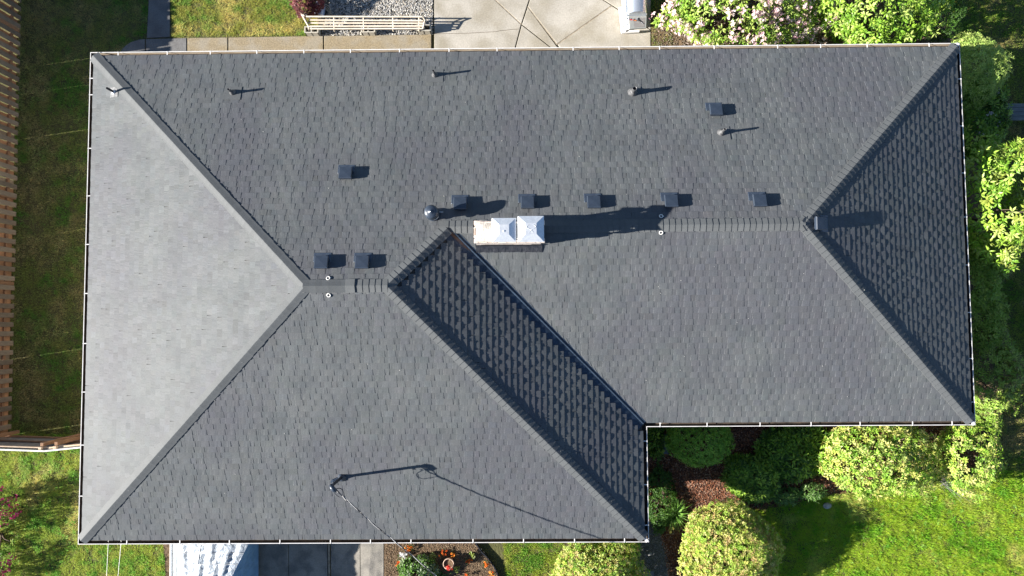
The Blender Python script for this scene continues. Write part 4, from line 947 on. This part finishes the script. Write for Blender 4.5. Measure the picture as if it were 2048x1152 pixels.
rs = np.random.RandomState(5); n = 16; C = np.stack([rs.normal(pc.x + .015, .03, n), rs.normal(pc.y - .07, .03, n), rs.uniform(.33, .42, n)], 1)
v1, f1, c1 = leaves(C, rs.normal(0, .5, (n, 3)) + [0, 0, 1], 7, (.03, .05), .6, .4, [(.75, .08, .06), (.62, .05, .04), (.8, .16, .10)], rs); npmesh('red_flower', v1, f1, c1, M['petal'], pot, origin=pc)
# stones & curved edging
for i, (u, v, r, m, lb) in enumerate(((965, 1121, .035, 'palestone', 'pale upright stone by the orange marigold'), (956, 1093, .05, 'stone', 'grey stone at the top of the curved edging'), (962, 1099, .045, 'palestone', 'second stone down the curved edging'), (967, 1105, .04, 'palestone', 'small pale stone on the curved edging'),
        (917, 1150, .05, 'palestone', 'pale stone at the bottom right of the pot'), (1655, 1012, .15, 'stone', 'large grey stone sunk in the shaded lawn'), (1597, 1023, .05, 'palestone', 'small pinkish stone in the shaded grass'),
        (1310, 1000, .07, 'stone', 'round grey stone in the ground cover'), (1333, 978, .06, 'stone', 'grey stone at the mulch edge'), (1300, 1108, .07, 'stone', 'flat stone on the gravel path'), (1288, 1135, .08, 'stone', 'grey stone above the stepping slab'), (1601, 960, .09, 'stone', 'bluish stone at the edge of the mulch'))):
    c = G(u, v, r * .4); rs = np.random.RandomState(200 + i); V = ico_v * (1 + rs.uniform(-.15, .15, (12, 1))) * np.array([1, .75, .45]) * r
    th = rs.uniform(0, 3); V = V @ np.array([[math.cos(th), math.sin(th), 0], [-math.sin(th), math.cos(th), 0], [0, 0, 1]])
    b = MB(); b.add([Vector(p) + Vector((c.x, c.y, r * .35)) for p in V], [tuple(t_) for t_ in ico_f], smooth=True); o = b.build('stone', M[m], origin=(c.x, c.y, 0)); tag(o, lb, 'stone')
    md = o.modifiers.new('round', 'SUBSURF'); md.levels = 1; md.render_levels = 2
f = MB(); E_ = [G(u, v) for u, v in ((948, 1040), (952, 1085), (962, 1100), (975, 1113), (985, 1126), (993, 1140), (1000, 1158), (1008, 1200))]
for a, b_ in zip(E_[:-1], E_[1:]): d = b_ - a; f.box((a + b_) / 2 + Vector((0, 0, .05)), (d.length + .02, .025, .14), Matrix.Rotation(math.atan2(d.y, d.x), 3, 'Z'))
tag(f.build('bed_edging', M['cable_black']), 'curved black edging of the flower bed', 'edging')
for (u, v, w, h_, lb) in ((1295, 1147, 24, 13, 'bluish grey stepping slab on the gravel path'), (1328, 894, 16, 26, 'dark paver beside the round box shrub'), (1327, 874, 14, 12, 'small dark paver under the downspout')):
    c = G(u, v); b = MB(); b.bbox(c + Vector((0, 0, .03)), (w * .0138, h_ * .0138, .06), .012); tag(b.build('paver', M['slate'], origin=(c.x, c.y, 0)), lb, 'paver')

# ------------------------------------------------------------------ covered car on the drive
TV = []; TF = []; TC = []; nx, ny = 60, 80
rs = np.random.RandomState(3)
base = G(430, 1150, 0); car = empty('covered_car', base, 'car or small boat under a wrinkled silver tarp, its shaded flank tinted blue', 'covered vehicle')
def tarp_pt(a, y):
    """a 0..1 across, y photograph row"""
    rid = 498 - (y - 1088) * .52                         # ridge between the silver top and the flank coloured blue for its shade
    rid = max(rid, 452)
    if a < .12: f = a / .12; u = 346 + 10 * f; z = .25 + .85 * f
    elif a < .62: f = (a - .12) / .5; u = 356 + (rid - 356) * f; z = 1.1 + .22 * math.sin(f * math.pi * .62)
    else: f = (a - .62) / .38; u = rid + (517 - rid) * f; z = 1.31 - 1.12 * f ** 1.15
    return u, z
for j in range(ny + 1):
    y = 1020 + j * 3.2
    for i in range(nx + 1):
        a = i / nx; u, z = tarp_pt(a, y); p = G(u, y, z)
        wr = .018 * math.sin(p.y * 21 + a * 9 + 2 * math.sin(a * 7)) * (1 if a > .5 else .5) + .012 * math.sin(p.y * 37 - a * 40) + .015 * math.sin(a * 55 + p.y * 5)
        p = p + Vector((.3, 0, 1)).normalized() * (wr * (1.0 if a < .55 else (.35 if a < .68 else 1)) + .014 * math.sin(a * 90 + p.y * 2) * (a < .6) + rs.normal(0, .003)); TV.append(p)
def sec(i0, i1): return [(j * (nx + 1) + i, j * (nx + 1) + i + 1, (j + 1) * (nx + 1) + i + 1, (j + 1) * (nx + 1) + i) for j in range(ny) for i in range(i0, i1)]
ir = int(nx * .62)
for nm, i0, i1, m in (('silver_tarp', 0, ir, 'tarp'), ('shaded_flank', ir, nx, 'tarpshade')):
    b = MB(); F = [f[::-1] for f in sec(i0, i1)]; used = sorted({i for f in F for i in f}); mp = {q: k for k, q in enumerate(used)}
    b.add([TV[q] for q in used], [[mp[i] for i in f] for f in F], smooth=True); b.build(nm, M[m], car)
b = MB()
for yy in (1107, 1131): b.tube([TV[int((yy - 1020) / 3.2) * (nx + 1) + i] + Vector((0, 0, .012)) for i in range(3, ir + 1)], .007, 5)
b.tube([TV[j * (nx + 1) + 17] + Vector((0, 0, .008)) for j in range(0, ny)], .006, 5)
b.build('tie_rope', M['whiteplastic'], car)
b = MB(); b.tube([G(343, 1020, .32), G(342, 1240, .32)], .035, 10); b.build('side_rail', M['whiteplastic'], car)
# body beneath
b = MB(); A_ = G(360, 1040, .6); B_ = G(500, 1260, .6); b.box(((A_.x + B_.x) / 2, (A_.y + B_.y) / 2, .55), (abs(B_.x - A_.x) * .9, abs(B_.y - A_.y), .8)); b.build('body', M['blackrub'], car)

# ------------------------------------------------------------------ bench on cinder blocks
def cinder(u, v, lb):
    c = G(u, v, .2); c.z = .0; b = MB(); L_, W_, H_ = .39, .19, .25
    for x0, x1 in ((-L_ / 2, -L_ / 2 + .03), (-.015, .015), (L_ / 2 - .03, L_ / 2)): b.box(c + Vector(((x0 + x1) / 2, 0, H_ / 2 + .02)), (x1 - x0, W_, H_))
    for s in (-1, 1): b.box(c + Vector((0, s * (W_ / 2 - .0145), H_ / 2 + .02)), (L_ - .002, .029, H_ - .002))
    tag(b.build('cinder_block', M['cinder'], origin=c), lb, 'concrete block', 'concrete blocks under the slatted bench')
    return c
cinder(624, 61, 'hollow concrete block under the left end of the bench'); cinder(737, 60, 'concrete block under the middle of the bench'); cinder(848, 57, 'hollow concrete block under the right end of the bench')
bc = G(730, 58); bc.z = 0; bench = empty('slatted_bench', bc, 'long cream slatted bench resting on concrete blocks', 'bench')
for (v0, v1, z, u0, u1) in ((57.5, 57, .40, 620, 846), (52.5, 52, .42, 617, 848), (46, 46.5, .43, 616, 849), (40, 41.5, .46, 618, 846), (33, 33.5, .58, 612, 845)):
    a, b_ = G(u0, v0, z), G(u1, v1, z); d = b_ - a; s = MB(); s.bbox((a + b_) / 2, (d.length, .037, .028), .006, Matrix.Rotation(math.atan2(d.y, d.x), 3, 'Z')); s.build('slat', M['bench'], bench)
for u in (668, 727, 786, 838):
    s = MB(); P = [G(u, 60, .30), G(u + .5, 57, .38), G(u, 41, .43), G(u, 32, .56)]; s.tube(P, .018, 6); s.tube([P[0], Vector((P[0].x, P[0].y, .22))], .018, 6); s.build('support', M['bench'], bench)
s = MB(); s.tube([G(600, 22, .62), G(617, 52, .42), G(618, 60, .22)], .026, 8); s.tube([G(606, 24, .60), G(621, 38, .46)], .018, 6); s.tube([G(600, 22, .62), G(609, 32, .6)], .02, 6); s.build('end_frame', M['bench'], bench)
s = MB(); s.tube([G(846, 57, .42), G(850, 40, .46), G(845, 33, .58)], .022, 8); s.build('end_frame', M['bench'], bench)
c = G(639, 18, .2); b = MB(); b.bbox((c.x, c.y, .15), (.21, .36, .28), .02, Matrix.Rotation(-.12, 3, 'Z')); b.box((c.x, c.y, .292), (.012, .34, .01)); b.box((c.x, c.y, .292), (.2, .012, .01)); tag(b.build('plastic_crate', M['blueplastic'], origin=(c.x, c.y, 0)), 'pale blue plastic crate behind the slatted bench', 'crate')
b = MB(); c = G(650, 24, .03)
P = [c + Vector((math.cos(k * .3) * (.09 + .002 * k), math.sin(k * .3) * (.10 + .002 * k), .01 + .001 * k)) for k in range(50)] + [c + Vector((.28, -.15, .02)), c + Vector((.35, .1, .02))]
b.tube(P, .009, 6); tag(b.build('garden_hose', M['hose'], origin=(c.x, c.y, 0)), 'coil of thin tan hose beside the blue crate', 'hose')

# ------------------------------------------------------------------ grill
gc = G(1268, 58); gc.z = .035; gr = empty('gas_grill', gc, 'stainless gas grill with a rounded lid on the patio edge', 'grill')
x0 = G(1252, 20, .9).x; x1 = G(1293, 20, .9).x; ys = G(1270, 57, .9).y; yl = G(1270, 31, .95).y; yn = yl + 1.0
b = MB(); b.bbox(((x0 + x1) / 2, (yl + yn) / 2, .46), (x1 - x0 - .04, yn - yl - .05, .78), .015); b.build('cabinet', M['greyplastic'], gr)
b = MB(); b.bbox(((x0 + x1) / 2, (yl + yn) / 2, .88), (x1 - x0, yn - yl, .07), .01); b.build('firebox', M['steel'], gr)
b = MB(); n = 18; V = []; F = []; rx = (x1 - x0) * .47; cx_ = (x0 + x1) / 2 + .02
for k in range(n + 1):
    t_ = math.pi * k / n
    for y in (yl + .02, yn - .02): V.append((cx_ - rx * math.cos(t_), y, .92 + .24 * math.sin(t_) ** .8))
for k in range(n): F.append((2 * k, 2 * k + 1, 2 * k + 3, 2 * k + 2))
b.add(V, [f for f in F], smooth=True); b.add([V[2 * k] for k in range(n + 1)], [list(range(n + 1))]); b.add([V[2 * k + 1] for k in range(n + 1)], [list(range(n + 1))[::-1]]); lid = b.build('lid', M['steel'], gr)
b = MB(); b.tube([(cx_ - rx - .05, yl + .08, .99), (cx_ - rx - .05, yn - .08, .99)], .013, 8); b.build('handle', M['steel'], lid)
b = MB(); P = [G(1243, -20, .84), G(1255, -20, .88), G(1259, 58, .88), G(1252, 60, .84)]; b.add(P + [p - Vector((0, 0, .16)) for p in P], [(3, 2, 1, 0), (0, 1, 5, 4), (1, 2, 6, 5), (2, 3, 7, 6), (3, 0, 4, 7), (4, 5, 6, 7)]); b.build('control_panel', M['whiteplastic'], gr)
for k in range(5):
    c = G(1250.5 + k * .6, -2 + k * 13, .87); b = MB(); b.lathe([(.022, 0), (.02, .022), (0, .024)], 12, c); b.build('knob', M['steel'], gr)
b = MB(); P = [G(1260, 32, .9), G(1293, 32, .9), G(1292, 56, .9), G(1261, 58, .9)]; b.prism([p[:2] for p in P], .86, .905); b.build('side_shelf', M['greyplastic'], gr)
b = MB(); P = [G(1267, 36, .91), G(1290, 35, .91), G(1289, 54, .91), G(1268, 55, .91)]; b.prism([p[:2] for p in P], .904, .909); b.build('shelf_inlay', M['greyboard'], gr)
b = MB(); P = [G(1238, 14, .16), G(1246, 14, .16), G(1249, 62, .16), G(1243, 64, .16)]; b.prism([p[:2] for p in P], .08, .16); P = [G(1243, 60, .2), G(1279, 59, .2), G(1279, 63, .2), G(1244, 65, .2)]; b.prism([p[:2] for p in P], .10, .18); b.build('base_frame', M['whiteplastic'], gr)
for (u, v, dx, m, lb, nm, cat) in ((1261, 39, 0, 'red', 'red-handled brush on the grill shelf', 'grill_brush', 'brush'), (1268, 40, 0, 'orange', 'orange-handled tool on the grill shelf', 'grill_fork', 'grill tool'), (1277, 38, 1, 'blackrub', 'black and silver tongs lying on the grill shelf', 'grill_tongs', 'tongs')):
    a = G(u - 2, v, .925); b_ = G(u + 5, v + (1.2 if not dx else 6), .925); e = empty(nm, a, lb, cat)
    b = MB(); b.tube([a, a.lerp(b_, .4), b_], .012 if not dx else .009, 8); b.build('handle', M[m], e)
    b = MB(); b.tube([b_, b_ + (b_ - a) * .5], .006, 6); b.box(a - (b_ - a) * .1, (.03, .05, .02)); b.build('head', M['steel'], e)

# ------------------------------------------------------------------ wires in the southwest, plank table in the east
for i, ((u0, v0), (u1, v1), lb) in enumerate((((217, 1086), (209, 1180), 'left thin white wire over the southwest lawn'), ((243, 1086), (231, 1180), 'right thin white wire over the southwest lawn'))):
    z = ZE - .05; a = G(u0, v0, z); a = Vector((a.x, Y2 + .15, z)); b_ = G(u1, v1, z); b_ = b_ + (b_ - a) * 3; b = MB()
    b.tube([a.lerp(b_, k / 12) - Vector((0, 0, .08 * math.sin(math.pi * k / 12))) for k in range(13)], .006, 6)
    tag(b.build('overhead_wire', M['cable_white'], origin=a), lb, 'wire')
A_, B_ = G(2004, 224, .95), G(2110, 224, .95); pt = empty('plank_table', (A_.x, A_.y, 0), 'weathered grey plank table at the edge of the east lawn', 'table')
for k in range(4):
    y = A_.y + .17 - k * .115; b = MB(); b.bbox(((A_.x + B_.x) / 2, y, .95 + rnd.uniform(-.004, .004)), (B_.x - A_.x, .108, .035), .006); b.build('plank', M['greywood'], pt)
for x in (A_.x + .12, B_.x - .12):
    for y in (A_.y + .12, A_.y - .12): b = MB(); b.bbox((x, y, .46), (.07, .07, .93), .008); b.build('leg', M['greywood'], pt)
